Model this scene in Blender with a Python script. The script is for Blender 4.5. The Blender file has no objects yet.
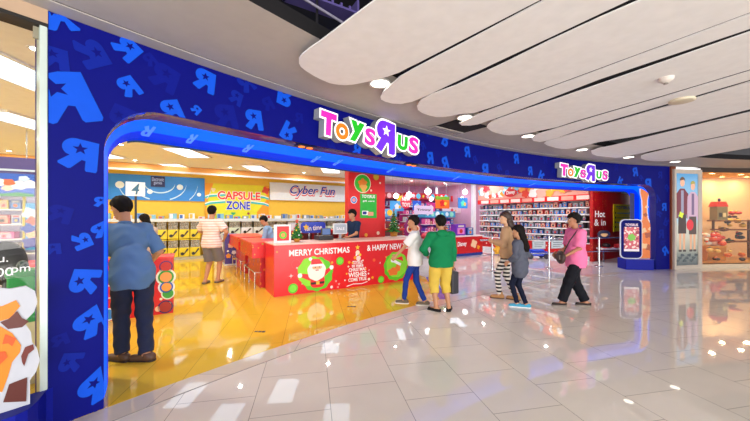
import bpy, bmesh, math, random
import numpy as np
from mathutils import Matrix, Vector
sin, cos, pi = math.sin, math.cos, math.pi
S = bpy.context.scene
COL = S.collection
random.seed(7)

# ---------------- camera, world, exposure ----------------
F, HY, EYE = 315.0, 217.0, 1.5          # focal length in pixels, horizon row, eye height
cd = bpy.data.cameras.new('camera'); cam = bpy.data.objects.new('camera', cd); COL.objects.link(cam)
cam.location = (0, 0, EYE); cam.rotation_euler = (pi/2, 0, 0)
cd.sensor_width = 36; cd.lens = F/750*36; cd.shift_y = (HY-210.5)/750; cd.clip_start = 0.05
S.camera = cam
W = bpy.data.worlds.new('world'); S.world = W; W.use_nodes = True
W.node_tree.nodes['Background'].inputs[0].default_value = (0.95, 0.93, 0.97, 1)
W.node_tree.nodes['Background'].inputs[1].default_value = 1.6
S.view_settings.view_transform = 'Standard'; S.view_settings.look = 'None'
S.view_settings.exposure = 0.0; S.view_settings.gamma = 1.0

def area(name, loc, rot, sx, sy, e, c=(1, 1, 1)):
    ld = bpy.data.lights.new(name, 'AREA'); ld.shape = 'RECTANGLE'; ld.size = sx; ld.size_y = sy; ld.energy = e; ld.color = c
    o = bpy.data.objects.new(name, ld); COL.objects.link(o); o.location = loc; o.rotation_euler = rot
area('opposite_fill', (6, -5.8, 1.5), (pi/2, 0, 0), 18, 2.4, 1500, (1, .96, .92))     # added fill lamp for fins and shopfront, in place of shops opposite
area('mall_left_end', (-8.5, -3, 1.6), (pi/2, 0, -pi/2), 5, 2.6, 120, (1, .97, .94))

# ---------------- materials ----------------
MC = {}
def srgb(c):
    if isinstance(c, str):
        c = [int(c[i:i+2], 16)/255 for i in (0, 2, 4)]
    return tuple(((x/12.92) if x <= .04045 else ((x+.055)/1.055)**2.4) for x in c)
def mat(c, rough=.5, metal=0., emit=0., key=None, spec=.5, alpha=1.):
    k = key or (c, rough, metal, emit, spec, alpha)
    if k in MC: return MC[k]
    m = bpy.data.materials.new('m_%s' % (key or c)); m.use_nodes = True
    b = m.node_tree.nodes['Principled BSDF']; col = (*srgb(c), 1)
    b.inputs['Base Color'].default_value = col; b.inputs['Roughness'].default_value = rough
    b.inputs['Metallic'].default_value = metal; b.inputs['Specular IOR Level'].default_value = spec
    if emit: b.inputs['Emission Color'].default_value = col; b.inputs['Emission Strength'].default_value = emit
    # subtle procedural variation of the colour, so no surface is a dead flat tone
    if not emit and alpha == 1.:
        N = m.node_tree.nodes; L = m.node_tree.links
        tc = N.new('ShaderNodeTexCoord'); nz = N.new('ShaderNodeTexNoise'); nz.inputs['Scale'].default_value = 9
        mx = N.new('ShaderNodeMix'); mx.data_type = 'RGBA'; mx.inputs[6].default_value = (*[v*.92 for v in col[:3]], 1)
        mx.inputs[7].default_value = (*[min(1, v*1.06) for v in col[:3]], 1)
        L.new(tc.outputs['Object'], nz.inputs['Vector']); L.new(nz.outputs['Fac'], mx.inputs[0]); L.new(mx.outputs[2], b.inputs['Base Color'])
    MC[k] = m
    return m
def glass_mat():
    if 'glass' in MC: return MC['glass']
    m = bpy.data.materials.new('shop_glass'); m.use_nodes = True; N = m.node_tree.nodes; L = m.node_tree.links
    N.remove(N['Principled BSDF']); out = N['Material Output']
    t = N.new('ShaderNodeBsdfTransparent'); t.inputs[0].default_value = (.93, .97, .95, 1)
    g = N.new('ShaderNodeBsdfGlossy'); g.inputs['Roughness'].default_value = .02
    fr = N.new('ShaderNodeFresnel'); fr.inputs[0].default_value = 1.4
    mx = N.new('ShaderNodeMixShader'); L.new(fr.outputs[0], mx.inputs[0]); L.new(t.outputs[0], mx.inputs[1]); L.new(g.outputs[0], mx.inputs[2])
    L.new(mx.outputs[0], out.inputs[0]); MC['glass'] = m
    return m
def tile_mat(key, c1, c2, grout, rough=.07, w=.605, h=.605, rot=0., off=.5, loc=(0, 0, 0), coat=0.):
    m = bpy.data.materials.new(key); m.use_nodes = True; N = m.node_tree.nodes; L = m.node_tree.links
    b = N['Principled BSDF']; b.inputs['Roughness'].default_value = rough
    b.inputs['Specular IOR Level'].default_value = .6; b.inputs['Coat Weight'].default_value = coat; b.inputs['Coat Roughness'].default_value = .03
    tc = N.new('ShaderNodeTexCoord'); mp = N.new('ShaderNodeMapping'); mp.inputs['Rotation'].default_value = (0, 0, rot); mp.inputs['Location'].default_value = loc
    br = N.new('ShaderNodeTexBrick'); br.offset = off; br.inputs['Scale'].default_value = 1; br.inputs['Brick Width'].default_value = w
    br.inputs['Row Height'].default_value = h; br.inputs['Mortar Size'].default_value = .0028; br.inputs['Mortar Smooth'].default_value = .3
    br.inputs['Color1'].default_value = (*srgb(c1), 1); br.inputs['Color2'].default_value = (*srgb(c2), 1); br.inputs['Mortar'].default_value = (*srgb(grout), 1)
    L.new(tc.outputs['Object'], mp.inputs[0]); L.new(mp.outputs[0], br.inputs[0])
    nz = N.new('ShaderNodeTexNoise'); nz.inputs['Scale'].default_value = 3; nz.inputs['Detail'].default_value = 4; L.new(tc.outputs['Object'], nz.inputs[0])
    mx = N.new('ShaderNodeMix'); mx.data_type = 'RGBA'; mx.blend_type = 'MULTIPLY'; mx.inputs[0].default_value = .10
    L.new(br.outputs[0], mx.inputs[6]); L.new(nz.outputs[0], mx.inputs[7]); L.new(mx.outputs[2], b.inputs['Base Color'])
    return m
def stripe_mat(key, ca, cb, scale, axis='Z', thr=.5, rough=.8, emit=0.):
    m = bpy.data.materials.new(key); m.use_nodes = True; N = m.node_tree.nodes; L = m.node_tree.links; b = N['Principled BSDF']
    b.inputs['Roughness'].default_value = rough
    tc = N.new('ShaderNodeTexCoord'); wv = N.new('ShaderNodeTexWave'); wv.bands_direction = axis; wv.inputs['Scale'].default_value = scale; wv.inputs['Distortion'].default_value = 0
    rp = N.new('ShaderNodeValToRGB'); rp.color_ramp.interpolation = 'CONSTANT'
    rp.color_ramp.elements[0].color = (*srgb(ca), 1); rp.color_ramp.elements[1].color = (*srgb(cb), 1); rp.color_ramp.elements[1].position = thr
    L.new(tc.outputs['Object'], wv.inputs[0]); L.new(wv.outputs['Fac'], rp.inputs[0]); L.new(rp.outputs[0], b.inputs['Base Color'])
    if emit: L.new(rp.outputs[0], b.inputs['Emission Color']); b.inputs['Emission Strength'].default_value = emit
    return m
def spots_mat(key, ca, cb, scale, thr=.35, rough=.5, third=None):
    """ground colour ca strewn with round flecks of cb (voronoi)"""
    m = bpy.data.materials.new(key); m.use_nodes = True; N = m.node_tree.nodes; L = m.node_tree.links; b = N['Principled BSDF']
    b.inputs['Roughness'].default_value = rough
    tc = N.new('ShaderNodeTexCoord'); v = N.new('ShaderNodeTexVoronoi'); v.inputs['Scale'].default_value = scale
    rp = N.new('ShaderNodeValToRGB'); rp.color_ramp.interpolation = 'CONSTANT'
    rp.color_ramp.elements[0].color = (*srgb(cb), 1); rp.color_ramp.elements[1].color = (*srgb(ca), 1); rp.color_ramp.elements[1].position = thr
    L.new(tc.outputs['Object'], v.inputs[0]); L.new(v.outputs['Distance'], rp.inputs[0])
    if third:
        v2 = N.new('ShaderNodeTexVoronoi'); v2.inputs['Scale'].default_value = scale*.45; L.new(tc.outputs['Object'], v2.inputs[0])
        r2 = N.new('ShaderNodeValToRGB'); r2.color_ramp.interpolation = 'CONSTANT'; r2.color_ramp.elements[0].color = (1, 1, 1, 1); r2.color_ramp.elements[1].color = (0, 0, 0, 1); r2.color_ramp.elements[1].position = thr*.8
        mx = N.new('ShaderNodeMix'); mx.data_type = 'RGBA'; L.new(v2.outputs['Distance'], r2.inputs[0]); L.new(r2.outputs[0], mx.inputs[0])
        L.new(rp.outputs[0], mx.inputs[6]); mx.inputs[7].default_value = (*srgb(third), 1); L.new(mx.outputs[2], b.inputs['Base Color'])
    else: L.new(rp.outputs[0], b.inputs['Base Color'])
    return m

# ---------------- object helpers ----------------
def tag(o, label=None, cat=None, group=None, kind=None):
    if label: o['label'] = label
    if cat: o['category'] = cat
    if group: o['group'] = group
    if kind: o['kind'] = kind
    return o
def thing(name, label, cat, M=None, group=None):
    o = bpy.data.objects.new(name, None); COL.objects.link(o); o.empty_display_size = .1
    if M is not None: o.matrix_world = M
    return tag(o, label, cat, group)
def link(name, me, parent=None, M=None):
    o = bpy.data.objects.new(name, me); COL.objects.link(o)
    if parent is not None: o.parent = parent
    if M is not None: o.matrix_local = M
    return o
class MB:
    def __init__(s): s.v = []; s.f = []; s.m = []; s.mats = []; s.sm = []
    def mi(s, m):
        if m not in s.mats: s.mats.append(m)
        return s.mats.index(m)
    def add(s, vs, fs, m, smooth=False):
        b = len(s.v); s.v += [tuple(v) for v in vs]; i = s.mi(m)
        for f in fs: s.f.append([b+k for k in f]); s.m.append(i); s.sm.append(smooth)
        return s
    def box(s, lo, hi, m, M=None):
        x0, y0, z0 = lo; x1, y1, z1 = hi
        vs = [Vector(p) for p in ((x0,y0,z0),(x1,y0,z0),(x1,y1,z0),(x0,y1,z0),(x0,y0,z1),(x1,y0,z1),(x1,y1,z1),(x0,y1,z1))]
        if M is not None: vs = [M@v for v in vs]
        return s.add(vs, [(0,3,2,1),(4,5,6,7),(0,1,5,4),(1,2,6,5),(2,3,7,6),(3,0,4,7)], m)
    def tube(s, a, b, r0, m, r1=None, n=14, cap=True):
        r1 = r0 if r1 is None else r1; a = Vector(a); b = Vector(b); d = (b-a).normalized()
        t = Vector((0,0,1)) if abs(d.z) < .9 else Vector((1,0,0)); u = d.cross(t).normalized(); w = d.cross(u)
        vs = [p + (u*cos(2*pi*i/n)+w*sin(2*pi*i/n))*r for p, r in ((a, r0), (b, r1)) for i in range(n)]
        s.add(vs, [(i, (i+1)%n, n+(i+1)%n, n+i)[::-1] for i in range(n)], m, True)
        if cap: s.add(vs, [tuple(range(n)), tuple(range(2*n-1, n-1, -1))], m)
        return s
    def path(s, pts, r, m, n=8):
        for a, b in zip(pts, pts[1:]): s.tube(a, b, r, m, n=n)
        for p in pts[1:-1]: s.ball(p, (r, r, r), m, 8, 5)
        return s
    def lathe(s, prof, m, c=(0,0,0), n=24):
        vs = [(c[0]+r*cos(2*pi*i/n), c[1]+r*sin(2*pi*i/n), c[2]+z) for r, z in prof for i in range(n)]
        return s.add(vs, [(j*n+i, j*n+(i+1)%n, (j+1)*n+(i+1)%n, (j+1)*n+i) for j in range(len(prof)-1) for i in range(n)], m, True)
    def ball(s, c, r, m, n=16, k=10):
        pr = [(sin(pi*j/k), -cos(pi*j/k)) for j in range(k+1)]
        vs = [(c[0]+r[0]*a*cos(2*pi*i/n), c[1]+r[1]*a*sin(2*pi*i/n), c[2]+r[2]*z) for a, z in pr for i in range(n)]
        return s.add(vs, [(j*n+i, j*n+(i+1)%n, (j+1)*n+(i+1)%n, (j+1)*n+i) for j in range(k) for i in range(n)], m, True)
    def plate(s, poly, t, m, y=0., mside=None):
        """prism from an (x,z) outline, front at y, thickness t backwards (+y)"""
        n = len(poly)
        if sum(poly[i][0]*poly[(i+1)%n][1]-poly[(i+1)%n][0]*poly[i][1] for i in range(n)) < 0: poly = poly[::-1]
        vs = [(x, y, z) for x, z in poly]+[(x, y+t, z) for x, z in poly]
        s.add(vs, [tuple(range(n)), tuple(range(2*n-1, n-1, -1))], m)
        return s.add(vs, [(i, n+i, n+(i+1)%n, (i+1)%n) for i in range(n)], mside or m)
    def disc(s, c, r, m, t=.004, y=0., n=24, rz=None):
        rz = rz or r
        return s.plate([(c[0]+r*cos(2*pi*i/n), c[1]+rz*sin(2*pi*i/n)) for i in range(n)], t, m, y)
    def build(s, name, parent=None, M=None, bevel=0., smooth=None, solid=0.):
        me = bpy.data.meshes.new(name); me.from_pydata(s.v, [], s.f)
        for m in s.mats: me.materials.append(m)
        me.polygons.foreach_set('material_index', s.m)
        me.polygons.foreach_set('use_smooth', [bool(smooth) if smooth is not None else x for x in s.sm]); me.update()
        o = link(name, me, parent, M)
        if bevel:
            b = o.modifiers.new('bevel', 'BEVEL'); b.width = bevel; b.segments = 2; b.limit_method = 'ANGLE'
        return o
def rrect(x0, z0, x1, z1, r, n=6):
    return [(cx+r*cos(a0+pi/2*i/n), cz+r*sin(a0+pi/2*i/n)) for cx, cz, a0 in ((x1-r, z0+r, -pi/2), (x1-r, z1-r, 0), (x0+r, z1-r, pi/2), (x0+r, z0+r, pi)) for i in range(n+1)]
def frame(o, x, up=(0,0,1)):
    x = Vector(x).normalized(); z = Vector(up).normalized(); y = z.cross(x)
    M = Matrix((x, y, z)).transposed().to_4x4(); M.translation = Vector(o)
    return M
TXT = {}
def text_geo(body, off=0., shear=0.):
    """filled outlines of a piece of lettering as (verts, tris) in x,z"""
    k = (body, off, shear)
    if k not in TXT:
        c = bpy.data.curves.new('t', 'FONT'); c.body = body; c.offset = off; c.shear = shear; c.align_x = 'CENTER'; c.align_y = 'CENTER'; c.resolution_u = 4
        o = bpy.data.objects.new('t', c); COL.objects.link(o); dg = bpy.context.evaluated_depsgraph_get(); dg.update()
        me = bpy.data.meshes.new_from_object(o.evaluated_get(dg)); bm = bmesh.new(); bm.from_mesh(me)
        bmesh.ops.remove_doubles(bm, verts=bm.verts, dist=1e-5)
        TXT[k] = ([(v.co.x, v.co.y) for v in bm.verts], [[v.index for v in f.verts] for f in bm.faces], [(e.verts[0].index, e.verts[1].index, e.link_faces[0]) and (e.verts[0].index, e.verts[1].index) for e in bm.edges if len(e.link_faces) == 1])
        bm.free(); bpy.data.objects.remove(o); bpy.data.curves.remove(c); bpy.data.meshes.remove(me)
    return TXT[k]
def add_text(mb, body, cx, cz, w, h, m, y=-.003, off=.01, rot=0., t=.0, shear=0., mside=None, ref=None, mirror=False):
    v, f, e = text_geo(body, off, shear); rv = text_geo(body, ref if ref is not None else off, shear)[0]
    xs = [p[0] for p in rv]; zs = [p[1] for p in rv]
    mx, mz = (min(xs)+max(xs))/2, (min(zs)+max(zs))/2; sx = w/(max(xs)-min(xs)); sz = h/(max(zs)-min(zs)) if h else sx
    if mirror: sx = -sx
    q = [((a-mx)*sx, (b-mz)*sz) for a, b in v]; q = [(cx+a*cos(rot)-b*sin(rot), cz+a*sin(rot)+b*cos(rot)) for a, b in q]
    vs = [(a, y, b) for a, b in q]; n = len(vs)
    mb.add(vs, [tuple(reversed(k)) if mirror else k for k in f], m)
    if t: mb.add(vs+[(a, y+t, b) for a, b in q], [(i, j, n+j, n+i) for i, j in e], mside or m)
    return mb
def star(cx, cz, r, n=5, q=.42, rot=pi/2):
    return [(cx+(r if i % 2 == 0 else r*q)*cos(rot+pi*i/n), cz+(r if i % 2 == 0 else r*q)*sin(rot+pi*i/n)) for i in range(2*n)]
def blob(cx, cz, r, k=9, amp=.08, n=72, ph=0, rz=None):
    rz = rz or r
    return [(cx+r*(1+amp*sin(k*2*pi*i/n+ph))*cos(2*pi*i/n), cz+rz*(1+amp*sin(k*2*pi*i/n+ph))*sin(2*pi*i/n)) for i in range(n)]
def copy_tree(o, parent=None):
    c = o.copy(); COL.objects.link(c)
    if parent is not None: c.parent = parent
    for ch in list(o.children): copy_tree(ch, c)
    return c

# ---------------- the plan ----------------
CX, CY, R = 12.22364, -8.74314, 18.2008          # the shopfront follows this circle
def fp(a, off=0., z=0.): return Vector((CX+(R+off)*cos(a), CY+(R+off)*sin(a), z))
def a_of(px, off=0.):
    k = (px-375)/F; lo, hi = math.radians(88), math.radians(150)
    for _ in range(50):
        m = (lo+hi)/2; p = fp(m, off)
        if p.x/p.y > k: lo = m
        else: hi = m
    return lo
def fz(px, py, off=0.): return EYE+(HY-py)/F*fp(a_of(px, off), off).y
def fframe(a, off=0., z=0.): return frame(fp(a, off, z), (sin(a), -cos(a), 0))
UA = math.radians(31); U = Vector((cos(UA), sin(UA), 0)); V = Vector((-sin(UA), cos(UA), 0))
def uv(u, v, z=0.): return U*u+V*v+Vector((0, 0, z))
def uvM(u, v, z=0., r=0.): return Matrix.Translation(uv(u, v, z)) @ Matrix.Rotation(UA+r, 4, 'Z')
def u_at(px, v):   # u where the picture column crosses the line v = const
    k = (px-375)/F; return (k*V.y*v-V.x*v)/(U.x-k*U.y)
def z_at(px, py, v): p = uv(u_at(px, v), v); return EYE+(HY-py)/F*p.y
def gp(px, py, z=0.):
    d = F*(EYE-z)/(py-HY); return Vector(((px-375)/F*d, d, z))
def cp(px, py, z):   # point on a level plane above the eye
    d = F*(z-EYE)/(HY-py); return Vector(((px-375)/F*d, d, z))
# ---------------- structure: floors ----------------
ZC = 2.96                                   # soffit height
A0, A1 = a_of(47.7), a_of(669.5)            # ends of the blue front
AO0, AO1 = a_of(103.9), a_of(656)           # the opening
ROT = math.radians(-11.3)                   # tile rows turn 11.3 degrees left of the view
m_mall = tile_mat('mall_tiles', 'f3ecde', 'f0e8da', 'a89f92', .025, .61, .605, ROT+pi/2, .5, (.04, -.144, 0))
m_store = tile_mat('store_tiles', 'e2e0e2', 'dedce0', 'a8a4a6', .03, .61, .61, -UA, 0)
m_yel = tile_mat('yellow_tiles', 'f5cb44', 'f2c53a', 'b9902a', .05, 2.4, .41, ROT+pi/2, .5, (.3, -.064, 0))
def poly_floor(name, pts, m, z=0., th=.0, kind='structure'):
    me = bpy.data.meshes.new(name); n = len(pts)
    vs = [(p[0], p[1], z) for p in pts]; fs = [tuple(range(n))]
    if th:
        vs += [(p[0], p[1], z-th) for p in pts]; fs += [tuple(range(2*n-1, n-1, -1))]+[(i, n+i, n+(i+1)%n, (i+1)%n) for i in range(n)]
    me.from_pydata(vs, [], fs); me.materials.append(m); me.update()
    bm = bmesh.new(); bm.from_mesh(me); bmesh.ops.recalc_face_normals(bm, faces=bm.faces)
    if not th and bm.faces[:][0].normal.z < 0: bmesh.ops.reverse_faces(bm, faces=bm.faces)
    if len(pts) > 8 and name == 'ceiling_fin': bmesh.ops.triangulate(bm, faces=[f for f in bm.faces if len(f.verts) > 4], ngon_method='BEAUTY')
    bm.to_mesh(me); bm.free()
    o = link(name, me); return tag(o, kind=kind)
arc = lambda a0, a1, off=0., n=60: [fp(a0+(a1-a0)*i/n, off) for i in range(n+1)]
poly_floor('floor', [(-9, -6), (26, -6), (26, 9), *arc(math.radians(80), math.radians(152), .0, 90), (-9, 2)], m_mall)
inner = arc(math.radians(101), math.radians(152), 0., 60)
poly_floor('floor', [*inner, uv(-7, 14), uv(16, 14), uv(16, 5)], m_store)
# yellow part of the shop floor, ending at a slanted edge by the counter's right end
gE = gp(439, 299.5)
yl = [*arc(a_of(439.5), math.radians(152), 0.0, 60), uv(-7, 13.6), uv(6.2, 13.6), gp(425, 277)]
o = poly_floor('floor', yl, m_yel, .004, .004); tag(o, 'glossy yellow floor tiles in the left half of the shop')
# pale border strip along the shop line, with a fine joint
m_bord = tile_mat('border_tiles', 'eadfcd', 'e6dbc8', 'a39b93', .05, .9, 3, 0, 0)
po = arc(a_of(640), math.radians(152), -.003, 80); pi_ = arc(math.radians(152), a_of(640), -.24, 80)
tag(poly_floor('trim_1', po+pi_, m_bord, .003, .003), 'pale border strip in the floor along the shopfront')
m_joint = mat('8d857c', .5)
tag(poly_floor('trim_2', arc(a_of(640), math.radians(152), -.24, 80)+arc(math.radians(152), a_of(640), -.246, 80), m_joint, .0035, .0035), 'thin dark joint beside the pale floor border')
tag(poly_floor('trim_3', [gp(439.8, 299.5), gp(425.4, 277), gp(434, 277), gp(447.5, 299.5)], mat('6c62c8', .1), .005, .005), 'violet floor stripe beside the end of the counter')

# ---------------- structure: the curved blue shopfront ----------------
m_blue = mat('030a74', .5, spec=.12, key='front_blue'); m_b2 = mat('082090', .5, spec=.12, key='b2'); m_b3 = mat('0a52d8', .5, spec=.15, key='b3'); m_b1 = mat('061482', .5, spec=.12, key='b1')
m_purp = mat('232a86', .12, key='return_blue')
m_glow = mat('0458f8', .5, emit=1.05, spec=.05, key='return_painted_led')  # LED light falling on the return, put in as glow
m_glow2 = mat('0030d0', .5, emit=.8, spec=.05)  # dimmer glow, paints the light fading towards the inner lip
ZO, RC = 2.41, .40                          # head of the opening, corner radius
def zhead(a):
    s = min((AO0-a)*R, (a-AO1)*R)
    if s < 0: return None
    return ZO if s >= RC else ZO-RC+math.sqrt(max(0, RC*RC-(RC-s)**2))
mb = MB()
xs = [A0+(AO0-A0)*i/4 for i in range(5)]+[AO0-RC/R*(1-cos(pi/2*i/10)) for i in range(1, 11)]
e = AO1+RC/R; n = 110; st = xs[-1]
xs += [st+(e-st)*i/n for i in range(1, n+1)]+[AO1+RC/R*(1-cos(pi/2*(10-i)/10)) for i in range(1, 11)]+[AO1+(A1-AO1)*i/5 for i in range(1, 6)]
def zb(a, left):
    if a > AO0-1e-7 and left or a < AO1+1e-7 and not left: return 0.
    z = zhead(a); return 0. if z is None else z
for a, b in zip(xs, xs[1:]):
    mid = (a+b)/2; col = mid > AO0 or mid < AO1
    za = 0 if col else max(zhead(a) or 0, ZO-RC); zc = 0 if col else max(zhead(b) or 0, ZO-RC)
    mb.add([fp(a, 0, za), fp(b, 0, zc), fp(b, 0, ZC), fp(a, 0, ZC)], [(0, 1, 2, 3)], m_blue, True)
front = mb.build('wall_front'); tag(front, 'curved dark blue shopfront strewn with paler blue reversed letters', kind='structure')
# return of the opening: jamb, rounded corner, head, corner, jamb
out = [(AO0, 0.), (AO0, ZO-RC)]+[(AO0-RC/R*(1-cos(t)), ZO-RC+RC*sin(t)) for t in [pi/2*i/10 for i in range(1, 11)]]
out += [(st+(e-st)*i/60, ZO) for i in range(1, 61)]+[(AO1+RC/R*(1-cos(t)), ZO-RC+RC*sin(t)) for t in [pi/2*(10-i)/10 for i in range(1, 11)]]+[(AO1, 0.)]
def inward(i):
    a0, z0 = out[max(0, i-1)]; a1, z1 = out[min(len(out)-1, i+1)]
    ds, dz = -(a1-a0)*R, z1-z0; l = math.hypot(ds, dz); return dz/l, -ds/l     # right-hand normal in (s,z)
PR = [(0, 0), (.05, .004), (.10, .012), (.16, .03), (.26, .06), (.38, .095), (.5, .125), (.6, .145)]
mb = MB(); rows = []
for i, (a, z) in enumerate(out):
    nx, nz = inward(i); rows.append([fp(a-nx*k*(1 if z > .5 else 1)/R, o_, max(0, z+nz*k)) for o_, k in PR])
for p, q in zip(rows, rows[1:]):
    for k in range(len(PR)-1):
        mb.add([p[k], q[k], q[k+1], p[k+1]], [(0, 1, 2, 3)], m_purp if k < 3 else m_glow if k < 5 else m_glow2, True)
back = [(r[-1]) for r in rows]
ret = mb.build('opening_return', front); tag(ret, 'blue curved return of the opening, LED light painted in as glow')
mb = MB()   # plain back of the fascia down to its inner lip
for i in range(len(rows)-1):
    p, q = rows[i][-1], rows[i+1][-1]
    mb.add([p, q, (q.x, q.y, 3.25), (p.x, p.y, 3.25)], [(3, 2, 1, 0)], m_blue)
for a, b in ((A0, AO0), (AO1, A1)):
    mb.add([fp(a, .6, 0), fp(b, .6, 0), fp(b, .6, 3.25), fp(a, .6, 3.25)], [(3, 2, 1, 0)], m_blue)
for a in (A0, A1): mb.add([fp(a, 0, 0), fp(a, .6, 0), fp(a, .6, ZC), fp(a, 0, ZC)], [(0, 1, 2, 3)], m_blue)
mb.build('front_back', front)
# thin dark seal along the inner lip
mb = MB()
for p, q in zip(rows[8:-8], rows[9:-8]):
    a, b = p[-1], q[-1]; mb.add([a, b, (b.x, b.y, b.z-.02), (a.x, a.y, a.z-.02)], [(0, 1, 2, 3)], mat('0a3550', .3))
mb.build('shutter_slot', front)

# the reversed star letters printed on the blue front
def r_shape():
    c = bpy.data.curves.new('r', 'CURVE'); c.dimensions = '2D'; c.fill_mode = 'BOTH'; c.resolution_u = 6
    def sp(pts):
        s = c.splines.new('POLY'); s.points.add(len(pts)-1); s.use_cyclic_u = True
        for p, q in zip(s.points, pts): p.co = (*q, 0, 1)
    body = [(.40, .50), (.47, -.42), (.44, -.49), (.20, -.50), (.17, -.45), (.15, -.17), (.06, -.15), (-.16, -.47), (-.22, -.49), (-.46, -.38), (-.47, -.32), (-.24, -.06)]
    body += [(-.13+.31*cos(t)-.0, .20+.30*sin(t)) for t in [pi*1.28-pi*.80*i/14 for i in range(15)]]+[(.1, .50)]
    sp(body); sp(star(-.02, .19, .19, rot=pi/2+.15))
    o = bpy.data.objects.new('r', c); COL.objects.link(o); dg = bpy.context.evaluated_depsgraph_get(); dg.update()
    me = bpy.data.meshes.new_from_object(o.evaluated_get(dg)); v = [(p.co.x, p.co.y) for p in me.vertices]; f = [list(p.vertices) for p in me.polygons]
    # keep one side only
    f = [q for q, p in zip(f, me.polygons) if p.normal.z > 0] or f
    bpy.data.objects.remove(o); bpy.data.curves.remove(c); bpy.data.meshes.remove(me); return v, f
RV, RF = r_shape()
RL = [(56,17,26,25,3),(60,98,50,18,3),(80,155,31,-8,3),(53,58,22,0,2),(60,214,20,-20,1),(82,241,17,-70,3),(53,249,13,0,2),(85,281,26,75,3),(101,202,12,0,3),(101,230,16,30,3),
 (93,322,30,35,3),(71,362,20,70,2),(99,385,32,40,3),(60,340,14,10,1),(66,128,0,0,0),(92,54,24,-60,2),(127,49,22,-40,3),(129,87,19,35,3),(124,117,22,70,1),(165,78,26,-20,1),(205,81,22,-10,3),
 (172,111,21,20,3),(196,110,9,-40,3),(226,117,24,10,1),(246,83,18,40,2),(236,98,14,-20,2),(254,120,20,5,3),(284,97,18,170,3),(268,104,13,30,1),(288,132,19,150,3),(299,118,10,0,1),(150,60,12,40,1),
 (331,146,12,20,1),(345,103,12,0,1),(357,150,13,-15,3),(385,108,10,40,1),(398,160,10,160,2),(430,158,12,5,3),(423,146,8,30,2),(428,132,10,20,2),(445,140,13,160,3),(445,163,12,20,3),(458,132,7,40,1),(467,152,11,8,3),(475,160,8,30,2),
 (485,170,13,0,3),(499,168,8,30,2),(507,174,8,10,2),(516,159,10,8,3),(530,171,9,5,3),(541,176,10,150,3),(545,160,8,10,1),(498,153,8,40,1),(553,170,7,0,1),(505,178,6,0,1),
 (635,172,9,10,3),(641,178,6,40,2),(620,181,8,150,3),(648,184,11,0,3),(657,199,8,30,2),(664,207,8,0,3),(659,214,7,60,2),(666,222,8,150,2),(661,234,9,0,2),(665,251,9,30,3),(660,175,7,0,2),(667,188,7,40,2),(663,243,7,90,1),(616,168,7,0,1),(628,166,6,30,1)]
mb = MB(); mt = {1: m_b1, 2: m_b2, 3: m_b3}; alo, ahi = A1+.0002, A0-.0002
for x, y, h, rot, sh in RL:
    if not h: continue
    a = a_of(x); z = fz(x, y); sz = h/F*fp(a).y*1.0; rr = math.radians(rot); pts = []
    for vx, vy in RV:
        vx, vy = vx*sz*(1.2 if x < 104 else 1.)*(1 if y < 130 else .85), vy*sz*(1 if x > 104 or y < 170 else .85); lx = vx*cos(rr)-vy*sin(rr); lz = vx*sin(rr)+vy*cos(rr)
        aa = min(max(a-lx/R, alo), ahi)
        if x < 104 and y > 130: aa = max(aa, AO0+.0001)
        if 104 > x: aa = max(aa, AO0+.0001) if z+lz < ZO-RC else aa
        if x > 654 and z < 2.3: aa = min(aa, AO1-.0001)
        zz = min(z+lz, ZC-.003)
        if AO1 < aa < AO0 and zhead(aa): zz = max(zz, zhead(aa)+.002)
        pts.append(fp(aa, -.004-.0006*sh, max(zz, .01)))
    mb.add(pts, RF, mt[sh], False)
mb.build('star_letter_print', front)['label'] = 'paler blue star letters printed on the front'
# bright specks of the same print inside the return, glowing with the painted LED light
mb = MB()
for px_, h in ((160, .10), (205, .08), (262, .09), (330, .08), (352, .08), (405, .08), (470, .07), (545, .07), (600, .07)):
    a = a_of(px_); pts = []
    for vx, vy in RV: pts.append(fp(a-vx*h*.9/R, .34+vy*.2, ZO-.095-.06*vy-.003+.01))
    mb.add([(p.x, p.y, p.z-.012) for p in pts], RF, mat('2f7bff', .3, emit=.8))
mb.build('return_print', front)

# ---------------- soffit, plenum, store ceiling ----------------
m_sof = mat('b4aea8', .6, key='soffit'); m_groove = mat('1d1b1c', .8)
SW = 1.2
def ring(name, r0, r1, z0, z1, m, m_in_=None, a0=math.radians(80), a1=math.radians(153), n=100):
    mb = MB()
    for i in range(n):
        a, b = a0+(a1-a0)*i/n, a0+(a1-a0)*(i+1)/n
        P = [fp(a, r0, z0), fp(b, r0, z0), fp(b, r1, z0), fp(a, r1, z0)]; Q = [Vector((p.x, p.y, z1)) for p in P]
        mb.add(P+Q, [(3, 2, 1, 0), (4, 5, 6, 7), (2, 3, 7, 6)], m, True); mb.add(P+Q, [(0, 1, 5, 4)], m_in_ or m, True)
    return mb.build(name, smooth=False)
tag(ring('ceiling_soffit', -SW, -.17, ZC, ZC+.12, m_sof, mat('0a080e', .9, key='void')), 'warm grey plastered soffit band over the shopfront', kind='structure')  # inner edge painted as dark as the void beside it
tag(ring('trim_4', -.155, .0, ZC-.006, ZC+.1, m_sof), 'narrow grey trim along the top of the blue front', kind='structure')
tag(ring('trim_5', -.172, -.153, ZC+.004, ZC+.1, m_groove), 'dark groove between soffit and trim', kind='structure')
m_void = mat('0a080e', .9, key='void')
mb = MB(); mb.box((-9, -6, 4.2), (26, 14, 4.3), m_void); mb.box((-9, -6.1, 3.3), (26, -6, 4.2), m_void)
tag(mb.build('ceiling_plenum'), 'black ceiling void above the hanging panels', kind='structure')
mb = MB(); zc_ = 3.2; m_sc = mat('eceef2', .7)
pts = [*arc(math.radians(99), math.radians(154), .6, 60), uv(-8, 3), uv(-8, 14.1), uv(17, 14.1), uv(17, 5)]
o = poly_floor('ceiling', pts, m_sc, zc_+.05, .05); tag(o, 'cream ceiling inside the toy shop')
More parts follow.
